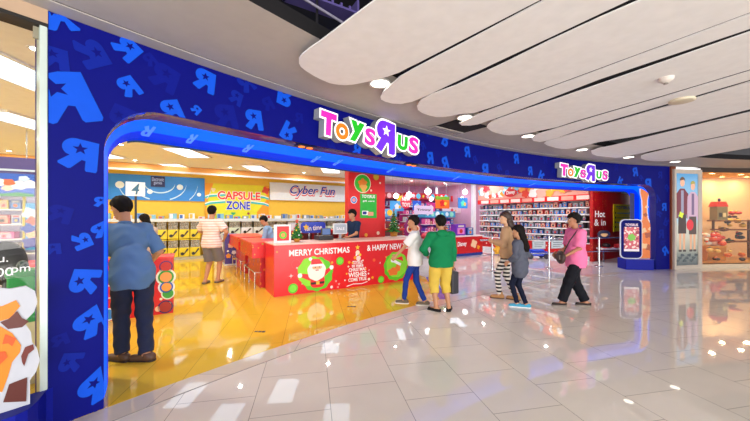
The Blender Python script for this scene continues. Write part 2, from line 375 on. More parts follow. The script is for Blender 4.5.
m_wy = mat('f4c640', .6, key='yellow_wall'); m_ww = mat('e4e2e6', .6, key='white_wall'); m_red = mat('c8121f', .4, key='red_wall')
def wall(name, u0, v0, u1, v1, z0, z1, m, th=.1, label=None):
    p, q = uv(u0, v0), uv(u1, v1); M = frame(p, q-p); mb = MB(); mb.box((0, 0, z0), ((q-p).length, th, z1), m)
    o = mb.build(name, None, M); return tag(o, label, kind='structure')
wall('wall_back', -8, 13.6, 6.75, 13.6, 0, 3.2, m_wy, label='yellow back wall of the toy shop')
wall('wall_back', 6.75, 13.6, 12.2, 13.6, 0, 3.2, mat('c987b4', .6), label='pink back wall deep in the toy shop')
wall('wall_left', -7.5, 1, -7.5, 13.6, 0, 3.2, m_wy, -.1, label='yellow left wall of the shop')
wall('wall_right', 12.35, 13.6, 12.35, 5.3, 0, 3.2, mat('d8a8c8', .6), .1, label='pale pink wall behind the toy shelves')
m_rs = spots_mat('red_flecked', 'b80d18', 'e8b33a', 16, .17, .4)
uh0, uh1 = u_at(593, 5.3), u_at(606.5, 5.3)
wall('wall_front_red', uh0, 5.3, uh1, 5.3, 0, 3.2, m_rs, label='red panel with gold flecks and white lettering')
wall('wall_front_red', uh1, 5.34, u_at(634, 5.3), 5.34, 0, 3.2, m_red, label='plain red wall beside the shop entrance')
wall('wall_side', u_at(632.5, 5.3), 5.25, u_at(641, 3.9)-.05, 4.15, 0, 3.2, mat('0b1a5e', .3), label='dark blue return wall at the entrance')
M = uvM(uh0, 5.3); mb = MB(); wtx = uh1-uh0
for t_, y_, w_ in (('Hot', 214, .74), ('& in', 222.5, .84)):
    add_text(mb, t_, wtx*.5, z_at(599, y_, 5.3), wtx*w_, .22, mat('ffffff', .5, emit=.3), -.006, .012)
o = mb.build('wall_lettering', None, M); tag(o, kind='structure', label='white lettering on the red panel')

# ---------------- hanging ceiling fins ----------------
m_fin = mat('f0efef', .55, key='fin')
ZF = 2.90
def ext(p, q, L): d = (q-p).normalized(); return q+d*L
FINS = [
 ([(375.9,0),(350,19),(322,40),(309,49),(302,54.7),(299,59),(299,63.5),(301,67),(306,71),(314,76),(322,80),(330,83.3),(338,84.8),(346,85.2),(354,84.5),(364,82.5),(375.3,80),(388,76.5),(399.3,72.5),(409,68.3),(418,64),(450,47.5),(542.4,0)], 3.2, 'widest cream fin of the mall ceiling, nearest the dark void'),
 ([(545.5,0),(468,41),(414,69),(400,77),(390,85.6),(384,91),(380.4,97),(381,99.5),(385,101.6),(392,103.6),(401,104),(412,101.8),(426,96),(460,80),(500,61.6),(553,37),(600,14.9),(632,0)], 4.2, 'long pale ceiling fin between the widest one and the third'),
 ([(642,0),(600,18),(550,41),(500,65.5),(455,86),(430,95),(421,100),(417,106),(418,110),(422,113),(429,115.5),(436,117),(443,117),(450,116.2),(458,114.4),(474,113),(490,108),(513.6,100),(570,79.7),(660,46.5),(750,13.2)], 6, 'third pale ceiling fin, tip right of the larger sign'),
 ([(750,14.5),(660,47.8),(570,81),(514,101.2),(482.7,112.7),(469,119),(459,123.3),(462,125.5),(470,125.6),(478,124.4),(485.6,121.7),(502.7,116.3),(550,99),(600,79.8),(750,29.5)], 6, 'narrow ceiling fin running beside the third wide one'),
 ([(750,32.4),(600,84.3),(550,101.5),(502.7,117.4),(493,121),(488,124.5),(486.7,127.5),(491,131),(496,133),(502.7,134.6),(509,135.3),(515.5,135),(524,134),(532.6,132.3),(556,127.4),(575,121.5),(600,114.2),(649,100),(750,70)], 6, 'wide ceiling fin carrying the smoke detector'),
 ([(750,71.5),(649,101.5),(600,115.6),(556,128.6),(537,134.4),(531,138),(533.7,141),(540,142),(547,140.7),(554,138.8),(575,131.8),(600,123.8),(692,97.2),(750,80.3)], 6, 'narrow ceiling fin just past the smoke detector'),
 ([(750,82),(690,100),(600,125.8),(560,137.5),(547,141),(544,143.5),(547.6,145.6),(556,148),(561,148.8),(566.8,149),(573,148.3),(579.7,146.7),(588,144.8),(600,142),(640,136),(692,124),(750,109.5)], 6, 'ceiling fin ending above the smaller sign'),
 ([(750,112.3),(690,127),(611,146),(598,148.5),(591,151),(592,154),(597,155.8),(607,157),(616,157.8),(622,157.4),(629,155.8),(640,153.5),(680,145),(750,130.2)], 6, 'ceiling fin passing over the right end of the blue front'),
 ([(750,131.6),(690,144),(648,153.5),(641,156),(641,158.4),(646,160.2),(654,161.2),(663,161.3),(671,160.6),(686,158.6),(710,154.8),(750,148)], 6, 'farthest ceiling fin, above the poster lightbox')]
for k, (pl, L, lb) in enumerate(FINS):
    P = [cp(x, y, ZF) for x, y in pl]; cen = sum(P, Vector())/len(P)
    L = min(L, 2.3); P = [ext(P[1], P[0], L)]+P+[ext(P[-2], P[-1], L)]
    g = .012; d_ = (P[-1]-P[-2]).normalized(); nrm = Vector((-d_.y, d_.x, 0)); side = 1 if (cen-P[-1]).dot(nrm) > 0 else -1
    P = [p if i < len(P)-5 else p+nrm*side*g for i, p in enumerate(P)]
    o = poly_floor('ceiling_fin', [(p.x, p.y) for p in P], m_fin, ZF+.012, .012); o['kind'] = 'thing'; tag(o, lb, 'ceiling panel', 'hanging ceiling fins of the mall')
    for p in o.data.polygons: p.use_smooth = False
# thin rods, pipes and cable trays seen in the dark void
mb = MB(); mp_ = mat('a09cb0', .5)
mb.path([cp(262, -4, 3.4), cp(300, 20, 3.4), cp(332, 40, 3.4)], .014, mp_); mb.path([cp(296, -6, 3.4), cp(345, 24, 3.4)], .012, mp_)
tag(mb.build('conduit_pipe'), 'thin grey conduits in the dark void beside the widest fin', 'pipe')
mb = MB(); c0 = cp(322, 8, 3.5); mb.box((-.35, -.1, 0), (.35, .1, .02), mat('5a5090', .5)); mb.box((-.35, -.1, 0), (-.33, .1, .14), mat('5a5090', .5)); mb.box((.33, -.1, 0), (.35, .1, .14), mat('5a5090', .5))
for i in range(7): mb.box((-.3+i*.09, -.1, .02), (-.28+i*.09, .1, .05), mat('5a5090', .5))
o = mb.build('cable_tray', None, frame(c0, (1, .6, 0))); tag(o, 'violet grey cable tray in the ceiling void', 'cable tray')
mb = MB(); h0 = cp(317, 33, 3.2); mb.tube(h0, h0+Vector((0, 0, 1)), .012, mat('1a1820', .5)); mb.box((h0.x-.05, h0.y-.03, 3.16), (h0.x+.05, h0.y+.03, 3.24), mat('1a1820', .5))
tag(mb.build('panel_hanger'), 'black hanger rod above the tip of the widest fin', 'hanger')
# downlights
def downlight(px, py, z, r, lb, e=6.):
    t = thing('downlight', lb, 'ceiling light', Matrix.Translation(cp(px, py, z)), 'round downlights at the soffit')
    mb = MB(); mb.lathe([(r*1.0, .0), (r*1.18, -.004), (r*1.2, .012), (r*1.0, .03), (r, 0)], mat('d8d8d8', .4)); mb.build('trim_ring', t)
    mb = MB(); mb.lathe([(0, .004), (r*.98, .004)], mat('fff6e6', .3, emit=e)); mb.build('lamp_lens', t)
    return t
for px, py, lb in ((380, 84, 'round downlight between the widest fin and the second'), (465, 118, 'round downlight above the gap between the two signs'),
                   (528, 136.5, 'round downlight at the tip of the smoke detector fin'), (582, 150, 'round downlight above the smaller sign'),
                   (628.5, 157.5, 'round downlight at the right part of the soffit'), (675, 162, 'round downlight over the poster lightbox')):
    downlight(px, py, 2.93, .10, lb)
c = cp(666, 79.5, 2.885); t = thing('smoke_detector', 'round white smoke detector under a wide ceiling fin', 'smoke detector', Matrix.Translation(c))
mb = MB(); mb.lathe([(0, -.035), (.03, -.034), (.045, -.02), (.06, -.012), (.065, .015)], mat('d0c8c0', .5)); mb.build('housing', t)
mb = MB(); mb.lathe([(.018, -.037), (.02, -.045), (0, -.046)], mat('8c8680', .5)); mb.build('sensor', t)
c = cp(682, 101, 2.885); t = thing('ceiling_speaker', 'oval white ceiling speaker at the edge of a fin', 'speaker', Matrix.Translation(c))
mb = MB(); mb.lathe([(.12, .015), (.125, -.005), (.1, -.012), (.0, -.012)], mat('cfc4ac', .5)); mb.build('grille', t)
# hatch in the soffit, its dark inside painted as a flat black sheet
t = thing('ceiling_hatch', 'hatch painted as a flat black sheet with a pale grille on the soffit', 'hatch', frame(cp(461, 126, ZC), (cp(481, 131, ZC)-cp(444, 121, ZC))))
mb = MB(); mb.box((-.34, -.26, -.012), (.34, .30, -.004), mat('09080a', .9)); mb.build('opening', t)
mb = MB(); mb.box((-.38, .20, -.02), (.34, .34, -.012), mat('b9b3ad', .5))
for i in range(9): mb.box((-.34+i*.075, .22, -.024), (-.30+i*.075, .32, -.02), mat('8d8882', .5))
mb.build('grille', t)

# ---------------- the two big signs ----------------
m_wh = mat('ffffff', .35, emit=.55, key='sign_white'); m_side = mat('9ba0a6', .5, key='sign_side')
cP = mat('e424b4', .4, emit=.12, key='sg_pink'); cO = mat('ff7c0a', .4, emit=.12, key='sg_orange'); cG = mat('10b81a', .4, emit=.12, key='sg_green'); cV = mat('6c22e0', .4, emit=.15, key='sg_violet')
def sign(label, letters, off, bord):
    t = thing('shop_sign', label, 'shop sign', fframe(a_of(letters[4][1], off), off, fz(letters[4][1], letters[4][2], off)))
    inv = t.matrix_world.inverted()
    for ch, px, py, w, h, rot, c in letters:
        d = fp(a_of(px, off), off).y; a = a_of(px, off)
        # width in the picture is foreshortened on the curved front
        dx = (a_of(px-w/2, off)-a_of(px+w/2, off))*R; hz = h/F*d
        mb = MB()
        if ch == 'R':
            v = [(x, y) for x, y in RV]
            # a fat backwards letter with a star-shaped counter
            body = [(.42, .50), (.49, -.46), (.40, -.50), (.17, -.50), (.14, -.17), (.05, -.15), (-.20, -.50), (-.48, -.40), (-.26, -.06)]
            body += [(-.13+.34*cos(q), .20+.31*sin(q)) for q in [pi*1.28-pi*.80*i/14 for i in range(15)]]+[(.1, .51)]
            cxm = 0; B = [(x*dx*.98, z*hz*.95) for x, z in body]
            big = []
            n = len(B)
            for i in range(n):
                p0, p1, p2 = Vector(B[i-1]), Vector(B[i]), Vector(B[(i+1) % n]); e1 = (p1-p0).normalized(); e2 = (p2-p1).normalized()
                nn = Vector((-(e1.y+e2.y), e1.x+e2.x)); nn = nn.normalized()
                big.append((p1.x+nn.x*bord*1.1, p1.y+nn.y*bord*1.1))
            mb.plate(big, .12, m_wh, 0, m_side); mb.plate(B, .006, c, -.008)
            mb.plate(star(-.02*dx, .19*hz, .17*hz, rot=pi/2), .004, m_wh, -.013)
        else:
            of = .042 if ch == 'S' else .065; k = bord/hz*.75
            add_text(mb, ch, 0, 0, dx*.86, hz*.86, m_wh, 0, of+k, 0, .12, 0, m_side, of)
            add_text(mb, ch, 0, 0, dx*.86, hz*.86, c, -.008, of, 0, .006, 0, None, of)
            # plug pinholes left by the outline: a plain back plate
        M = fframe(a, off, fz(px, py, off)) @ Matrix.Rotation(math.radians(rot), 4, 'Y')
        o = mb.build('letter', t, inv@M); o['label'] = {cP: 'pink', cO: 'orange', cG: 'green', cV: 'violet'}[c]+' letter with a white edge'
    return t
sign('larger lit sign with colourful letters above the counter', [
 ('T', 328.5, 124, 18, 27, 3, cP), ('O', 342, 131.5, 14.5, 19, 0, cO), ('y', 357, 132, 16, 24, 6, cG), ('S', 370, 137, 12, 20, 6, cP), ('R', 386, 137.5, 20, 33, 4, cV), ('U', 402.5, 143, 11.5, 17, 4, cG), ('S', 413.5, 145.5, 11, 19, 6, cP)], -.16, .028)
sign('smaller lit sign with colourful letters near the entrance end', [
 ('T', 564, 170, 8.5, 14, 3, cP), ('O', 570.5, 172.5, 6.5, 9.5, 0, cO), ('y', 577, 172.5, 7.5, 12, 5, cG), ('S', 583, 173.8, 6.2, 10, 4, cP), ('R', 590.5, 173, 9.5, 16.5, 3, cV), ('U', 598.8, 175, 6, 9, 3, cG), ('S', 605, 175.3, 6, 11, 4, cP)], -.16, .032)
# two little spotlights let into the head of the opening
for px, py, lb in ((309.5, 150.5, 'twin spotlight in the shop head below the larger sign, left one'), (415, 166, 'twin spotlight in the shop head below the larger sign, right one')):
    a = a_of(px); t = thing('recessed_spotlight', lb, 'spotlight', fframe(a, .085, ZO-.012), 'spotlights let into the head of the opening')
    mb = MB(); mb.box((-.14, -.06, -.012), (.14, .06, .0), mat('15151c', .4)); mb.build('housing', t)
    for x in (-.06, .06):
        mb = MB(); mb.lathe([(0, -.014), (.035, -.014), (.038, -.02), (.042, -.012)], mat('ff7d3a', .4, emit=1.2), (x, 0, 0)); mb.build('lamp', t)

# small printed stickers on the yellow floor
for px, py, lb in ((260, 331.5, 'small black sticker on the yellow floor, the nearer one'), (351.5, 306.5, 'small black sticker on the yellow floor in front of the counter')):
    mb = MB(); M = Matrix.Translation(gp(px, py, .004))
    for k in range(3): mb.box((-.07+k*.05, -.02-.008*k, .0), (-.03+k*.05, .02, .0015), mat('1c1a16', .5))
    mb.box((-.07, -.002, 0), (.07, .006, .001), mat('1c1a16', .5))
    tag(mb.build('floor_sticker', None, M), lb, 'sticker')
# ---------------- store lights ----------------
m_tube = stripe_mat('louver_tubes', 'ffffff', 'a8c4d8', 4.2, 'X', .3, .3, emit=3.2)
def panel_light(x, y):
    t = thing('ceiling_light', 'long louvred fluorescent panel in the cream shop ceiling', 'ceiling light', Matrix.Translation((x, y, 3.2)) @ Matrix.Rotation(-ROT*.3, 4, 'Z'), 'louvred fluorescent panels in the shop ceiling')
    mb = MB()
    for lo, hi in (((-.34, -.64, -.03), (.34, -.60, 0)), ((-.34, .60, -.03), (.34, .64, 0)), ((-.34, -.60, -.03), (-.30, .60, 0)), ((.30, -.60, -.03), (.34, .60, 0))): mb.box(lo, hi, mat('e8e8e8', .4))
    mb.build('frame', t); mb = MB(); mb.box((-.30, -.60, -.015), (.30, .60, -.005), m_tube); mb.build('diffuser', t)
for x, y in ((-4.93, 8.3), (-2.44, 8.5), (-3.5, 7.3), (-.9, 7.3), (-4.2, 3.75), (-6.2, 5.6), (-7.4, 8.4), (-6.6, 10.6), (-4.1, 10.9), (-1.6, 11.4), (1.2, 12.6), (3.6, 14.0)): panel_light(x, y)
def round_light(u, v):
    t = thing('downlight', 'small round downlight set in the cream shop ceiling', 'ceiling light', uvM(u, v, 3.197), 'small downlights of the shop ceiling')
    mb = MB(); mb.lathe([(.045, 0), (.06, -.004), (.07, .0)], mat('d8d8d8', .4), n=14); mb.build('trim_ring', t)
    mb = MB(); mb.lathe([(0, -.002), (.045, -.002)], mat('fffdf5', .3, emit=20.), n=14); mb.build('lamp_lens', t)
    ld = bpy.data.lights.new('lamp', 'AREA'); ld.shape = 'DISK'; ld.size = .09; ld.energy = 22; ld.color = (1, .97, .92); lo = bpy.data.objects.new('lamp_light', ld); COL.objects.link(lo); lo.parent = t; lo.location = (0, 0, -.01)
for v in (4.5, 6.6, 9.4, 11.8):
    for u in (-6.3, -3.9, -1.3, 1.3, 3.9, 6.5, 9.1, 11.2):  # leftmost column added to brighten the ceiling behind the left window
        if v == 6.6 and u == 3.9: u = 3.2
        round_light(u, v)
round_light(12.3, 4.4); round_light(13.3, 4.3); round_light(13.9, 4.7)  # extra downlights added to brighten the red panel and notice board

# ---------------- checkout counter ----------------
VC = 6.0; UC = 1.41; LC = 3.42; HC = .965
m_cr = mat('e01420', .3, key='counter_red'); m_w = mat('ffffff', .5); m_gr = mat('5cc81e', .4, key='disc_green'); m_dg = mat('2f8f1a', .4); m_steel = mat('b5b8bc', .25, .9)
cnt = thing('checkout_counter', 'long red checkout counter with Christmas greetings across its front', 'counter', uvM(UC, VC))
X = lambda px: u_at(px, VC)-UC
Zc = lambda px, py: z_at(px, py, VC)
mb = MB(); mb.box((0, 0, .0), (LC, .06, HC), m_cr); mb.build('front_panel', cnt, bevel=.004)
mb = MB(); mb.box((0, .06, 0), (.06, .75, HC-.0), m_cr); mb.box((LC-.06, .06, 0), (LC, .75, HC), m_cr); mb.build('end_panel', cnt)
mb = MB(); mb.box((-.01, -.01, HC), (LC+.01, .77, HC+.03), mat('efc3b8', .3)); mb.build('worktop', cnt, bevel=.006)
def deco(name, fn, lb=None):
    mb = MB(); fn(mb); o = mb.build(name, cnt)
    if lb: o['label'] = lb
deco('lettering', lambda mb: (add_text(mb, 'MERRY CHRISTMAS', (X(289)+X(349.5))/2, (Zc(289, 253)+Zc(349, 249))/2-.01, X(349.5)-X(289), .125, m_w, -.004, .022),
     add_text(mb, '& HAPPY NEW YEAR', (X(367)+X(414))/2, (Zc(367, 248.5)+Zc(405, 245.5))/2, X(414)-X(367), .13, m_w, -.004, .022)), 'white greeting lettering')
def santa(mb):
    x, z = X(317), Zc(317, 274); r = .30
    mb.plate(blob(x, z, r*1.12, 11, .035, 88), .002, m_gr, -.004); mb.plate(blob(x-.1, z+.06, r*.98, 9, .03, 72, 1), .002, mat('8ee02c', .4), -.0055)
    mb.plate(rrect(x-.14, z-.27, x+.16, z-.02, .09), .002, m_cr, -.007)
    mb.plate([(x-.15, z-.12), (x-.34, z-.03), (x-.34, z+.04), (x-.1, z-.0)], .002, m_cr, -.007); mb.plate([(x+.14, z-.08), (x+.30, z+.06), (x+.28, z+.12), (x+.1, z+.03)], .002, m_cr, -.007)
    mb.disc((x-.35, z+.0), .045, m_w, .002, -.0075); mb.disc((x+.31, z+.11), .045, m_w, .002, -.0075)
    mb.plate(blob(x-.01, z+.07, .19, 7, .03, 60, 0, .20), .002, mat('f4efe9', .5), -.0085)
    mb.plate(rrect(x-.10, z+.10, x+.10, z+.19, .04), .002, mat('eab58c', .5), -.0095)
    mb.plate([(x-.13, z+.17), (x+.13, z+.19), (x+.05, z+.30), (x-.12, z+.31)], .002, m_cr, -.0095); mb.plate(rrect(x-.14, z+.155, x+.14, z+.2, .02), .002, m_w, -.0105)
    mb.disc((x-.14, z+.31), .035, m_w, .002, -.0105)
    mb.plate(rrect(x-.13, z-.20, x+.15, z-.155, .01), .002, mat('1c1412', .5), -.0085); mb.plate(rrect(x-.02, z-.21, x+.05, z-.145, .01), .002, mat('f0c040', .5), -.0095)
    for e in (-.04, .045): mb.disc((x+e, z+.14), .012, mat('201008', .5), .002, -.0105)
    mb.plate(rrect(x-.035, z+.07, x+.035, z+.09, .008), .002, mat('c23a30', .5), -.0105)
deco('bearded_figure_print', santa, 'bearded red-suited figure on a green disc')
def deer(mb):
    x, z = X(396), Zc(396, 266); mb.plate(blob(x, z, .33, 11, .035, 88), .002, m_gr, -.004); mb.plate(blob(x+.02, z+.03, .29, 9, .03, 72, 1), .002, mat('8ee02c', .4), -.0055)
    mo = mat('ef7a28', .5)
    mb.plate(blob(x-.08, z-.12, .14, 5, .12, 60, 0, .09), .002, mo, -.007); mb.plate([(x-.05, z-.08), (x+.1, z-.13), (x+.12, z-.02), (x+.02, z+.05)], .002, mo, -.0075)
    mb.plate([(x-.1, z+.1), (x+.12, z+.0), (x+.14, z+.05), (x-.06, z+.16)], .002, m_w, -.0085); mb.plate([(x-.02, z+.18), (x+.2, z+.1), (x+.17, z+.22)], .002, m_cr, -.0085)
    mb.disc((x-.1, z+.14), .05, m_w, .002, -.009)
deco('green_disc_print', deer, 'orange, white and red shapes on a green disc')
def tree(mb):
    x = X(357.5); z0 = Zc(357, 288)+.02; z1 = Zc(357, 246); h = z1-z0
    for t_, zz, w in (('TOYSRUS', .60, .24), ('to make', .53, .28), ('CHRISTMAS', .43, .42), ('WISHES', .31, .44), ('COME TRUE', .19, .44)):
        add_text(mb, t_, x, z0+h*zz, w, h*(.085 if t_ != 'WISHES' else .12), m_w, -.004, .025)
    mb.plate([(x-.26, z0+.05), (x-.1, z0+.085), (x+.1, z0+.07), (x+.24, z0+.1), (x+.24, z0+.085), (x+.1, z0+.055), (x-.1, z0+.07), (x-.26, z0+.035)], .002, m_w, -.004)
    mb.plate(star(x, z1-.03, .06), .002, mat('ffd13a', .5), -.006)
    for i, (a, b, r) in enumerate(((0, .84, .05), (-.06, .72, .035), (.06, .78, .03), (.02, .70, .055), (-.03, .78, .02), (-.22, .52, .02), (.2, .42, .02), (-.26, .35, .018), (.27, .3, .02), (-.3, .2, .015), (.28, .16, .03), (-.2, .62, .03), (-.12, .6, .02), (.13, .64, .02))):
        mb.disc((x+a, z0+h*b), r, mat(('ffe9d0', 'f5a21e', 'ffd23c', 'f7dcd8', 'ffffff')[i % 5], .4), .002, -.006, 14)
deco('tree_print', tree, 'tree-shaped lettering topped with baubles')
def dots(mb):
    for x, y, r in ((293, 288.5, .095), (340, 261, .085), (381, 279.5, .08)):
        mb.disc((X(x), Zc(x, y)), r, m_gr, .002, -.004); mb.disc((X(x), Zc(x, y)), r*.72, mat('7be03a', .4), .002, -.0055)
    for x, y, r, c in ((332, 262.5, .025, 'f7a23c'), (331.5, 287, .03, 'f7dcd8'), (374, 260, .035, 'f2642c'), (372.5, 277.5, .03, 'f5a21e'), (297, 268, .02, 'f7dcd8'), (277, 252, .02, 'f2842c'), (386, 257, .02, 'f7a23c')): mb.disc((X(x), Zc(x, y)), r, mat(c, .4), .002, -.004, 14)
    for x, y, r in ((291, 276, .05), (336, 281, .03), (339, 284, .03), (380, 263, .03), (338, 287, .025), (369, 270, .025), (302, 284, .02)):
        a, b = X(x), Zc(x, y); mb.plate(star(a, b, r, 4, .18), .002, m_w, -.004)
    x, z = X(296), Zc(296, 264)
    mb.plate([(x+.09*cos(t), z+.09*sin(t)) for t in [2*pi*i/24 for i in range(24)]]+[(x+.08*cos(t), z+.08*sin(t)) for t in [2*pi*i/24 for i in range(23, -1, -1)]], .002, mat('c4303a', .4), -.004)
deco('bauble_print', dots, 'green discs, orange dots and white sparkles')

# side wings of the checkout, running back into the shop
def wing(v0, v1, uo, lb, hz=.95):
    t = thing('checkout_wing', lb, 'counter', uvM(uo, v0)); L = v1-v0
    m_f = spots_mat('wing_red%d' % int(v0*10), 'd8141c', 'f0a030', 14, .22, .35, '7ed03c')
    mb = MB(); mb.box((0, 0, hz-.3), (.75, L, hz), m_f); mb.build('drawer_box', t, bevel=.004)['label'] = 'red box flecked with orange and green dots'
    mb = MB(); mb.box((.18, .12, .0), (.75, L-.02, hz-.3), spots_mat('wing_low%d' % int(v0*10), 'c41420', 'e87a2a', 9, .25, .35, '9a2ad0')); mb.build('base_panel', t)
    mb = MB(); mb.box((-.02, -.0, hz), (.77, L+.02, hz+.03), mat('e83a34', .3)); mb.build('worktop', t, bevel=.005)
    mb = MB(); x = .07
    mb.path([(x, .1, .34), (x, L-.15, .34)], .014, m_steel); mb.path([(x, .1, .34), (x, .1, 0)], .014, m_steel); mb.path([(x, L-.15, .34), (x, L-.15, 0)], .014, m_steel)
    mb.path([(x, L/2, .34), (x, L/2, 0)], .014, m_steel)
    for y in (.1, L-.15): mb.tube((x, y, .34), (.2, y, .34), .012, m_steel)
    mb.build('guard_rail', t)
    return t
wing(6.8, 8.4, 1.16, 'near red checkout wing with steel guard rail behind the counter corner')
wing(8.75, 10.6, 1.16, 'farther red checkout wing with a steel guard rail')
mb = MB(); mb.box((0, 0, 0), (.9, .05, .93), m_cr); o = mb.build('side_panel', None, uvM(UC, 6.0+.76) @ Matrix.Rotation(pi/2, 4, 'Z') @ Matrix.Translation((-.0, 0, 0)))
bpy.data.objects.remove(o)
# purple and blue toy dispenser beside the wings
t = thing('toy_dispenser', 'tall purple dispenser printed with toys at the far end of the checkout', 'dispenser', uvM(u_at(233.5, 10.3)-.2, 10.65))
wD = u_at(246, 10.3)-u_at(233.5, 10.3)
mb = MB(); mb.box((0, 0, .05), (wD, .5, .93), mat('3a1f8c', .3)); mb.box((-.02, -.02, 0), (wD+.02, .52, .05), mat('d8dce0', .4)); mb.build('cabinet', t, bevel=.006)
mb = MB(); mb.box((-.02, -.02, .93), (wD+.02, .52, .97), mat('2b5ad0', .3)); mb.build('top', t, bevel=.006)
mb = MB()
for i, (x, z, r, c) in enumerate(((.12, .3, .07, 'f0a030'), (.2, .62, .08, 'f5c9a8'), (.2, .72, .05, 'd8281c'), (.3, .4, .06, 'e8e8f0'), (.1, .45, .03, 'ffffff'), (.36, .75, .03, '7fd0ff'), (.32, .2, .03, 'ffe040'))): mb.plate(blob(x*wD/.42, z, r, 5, .12, 40, i), .003, mat(c, .4), -.004-.0005*i)
mb.build('printed_toys', t)

# ---------------- things on and around the counter ----------------
def xmas_tree(u, v, z, h, lb, r=.2):
    t = thing('christmas_tree', lb, 'christmas tree', uvM(u, v, z)); rnd = random.Random(int(u*100))
    mb = MB(); mb.lathe([(0, 0), (.06*h/.5, 0), (.08*h/.5, .12*h/.6), (0, .12*h/.6)], mat('c8862c', .5)); mb.build('pot', t)
    mb = MB(); mg = [mat('1e6a2a', .7), mat('2f8a36', .7), mat('155020', .7)]
    mb.tube((0, 0, .1*h), (0, 0, h*.95), .012, mat('5a3a1e', .8))
    for L in range(9):
        zz = h*(.2+.8*L/9); rr = r*(1-L/9.5); n = 13-L
        for i in range(n):
            a = 2*pi*i/n+L*.7+rnd.random()*.2; q = rr*(.85+.3*rnd.random()); d = Vector((cos(a), sin(a), 0)); b = Vector((0, 0, zz+h*.07)); tip = d*q+Vector((0, 0, zz-h*.03)); w = Vector((-sin(a), cos(a), 0))*q*.28
            mid = (b+tip)*.5
            mb.add([b, mid+w-Vector((0, 0, .01)), tip, mid-w-Vector((0, 0, .01)), mid+Vector((0, 0, .03))], [(0, 1, 4), (1, 2, 4), (2, 3, 4), (3, 0, 4), (3, 2, 1, 0)], mg[i % 3])
    mb.build('branches', t)
    mb = MB()
    for i in range(16):
        f = (i+.5)/16; a = i*2.4; q = r*(1-f)*.95; mb.ball((q*cos(a), q*sin(a), h*(.22+.74*f)), (.016, .016, .016), mat(('d8281c', 'f0c83c', 'e8f0ff')[i % 3], .3), 8, 6)
    mb.plate(star(0, h*1.02, .045), .012, mat('d84a1c', .4), -.006); mb.build('baubles', t)
    return t
xmas_tree(u_at(297, 6.3), 6.3, HC+.03, .42, 'small decorated Christmas tree standing on the checkout counter', .13)
xmas_tree(u_at(391.5, 7.4)+.08, 7.4, 0.95, .74, 'taller decorated Christmas tree beside the red pillar', .24)
# stand it on a low cabinet
t = thing('display_cabinet', 'low white cabinet under the taller Christmas tree', 'cabinet', uvM(u_at(391.5, 7.4)-.1, 7.05))
mb = MB(); mb.box((0, 0, 0), (.6, .5, .92), mat('e8e6ea', .4)); mb.build('body', t, bevel=.005); mb = MB(); mb.box((-.02, -.02, .92), (.62, .52, .95), m_w); mb.build('top', t)
def framed_sign(px0, px1, py0, py1, v, z0, lb, fm, inner, disc=None):
    u0, u1 = u_at(px0, v), u_at(px1, v); h = z_at((px0+px1)/2, py0, v)-z0
    t = thing('framed_sign', lb, 'sign', uvM(u0, v, z0)); w = u1-u0
    mb = MB(); mb.box((0, 0, 0), (w, .03, h), fm); mb.box((w*.2, -.03, 0), (w*.8, .1, .015), fm); mb.build('frame', t, bevel=.003)
    mb = MB(); mb.box((w*.17, -.004, h*.12), (w*.88, 0, h*.9), inner)
    if disc: mb.disc((w*.52, h*.42), w*.22, disc, .002, -.007); mb.disc((w*.52, h*.42), w*.12, mat('e8a04a', .5), .002, -.009)
    mb.build('picture', t); return t
framed_sign(274, 291, 224.5, 244, 6.2, HC+.03, 'white framed red poster with a green disc on the counter', mat('e9eef0', .4), mat('d81c1c', .4), m_gr)
t = thing('payment_terminal', 'white square sign screen behind the right part of the counter', 'screen', uvM(u_at(333.5, 6.55), 6.55, HC+.03))
mb = MB(); mb.box((0, 0, .12), (.34, .04, .36), mat('dfe5ea', .4)); mb.box((.14, .01, 0), (.2, .03, .12), mat('9aa0a6', .4)); mb.box((.08, -.05, 0), (.26, .09, .015), mat('9aa0a6', .4)); mb.build('housing', t, bevel=.004)
mb = MB(); mb.box((.02, -.004, .14), (.32, 0, .34), mat('a8b4c0', .2)); add_text(mb, 'SALE', .17, .24, .2, .06, m_w, -.007); mb.build('screen', t)
t = thing('promotion_sign', 'blue oval promotion sign standing behind the counter', 'sign', uvM(u_at(301, 8.3), 8.3)); w = u_at(325.5, 8.3)-u_at(301, 8.3); zt = z_at(313, 222, 8.3)
mb = MB(); mb.plate(rrect(0, zt-.30, w, zt, .09), .03, mat('1c3fd0', .3), 0); mb.build('board', t)
mb = MB(); add_text(mb, 'fun time', w*.5, zt-.16, w*.7, .14, m_w, -.004, .02, .08); mb.plate(star(w*.2, zt-.14, .09, 5, .5), .002, mat('ffd23c', .4), -.005); mb.build('lettering', t)
mb = MB(); mb.box((w*.3, .0, 0), (w*.35, .03, zt-.3), m_steel); mb.box((w*.65, .0, 0), (w*.7, .03, zt-.3), m_steel); mb.build('stand', t)
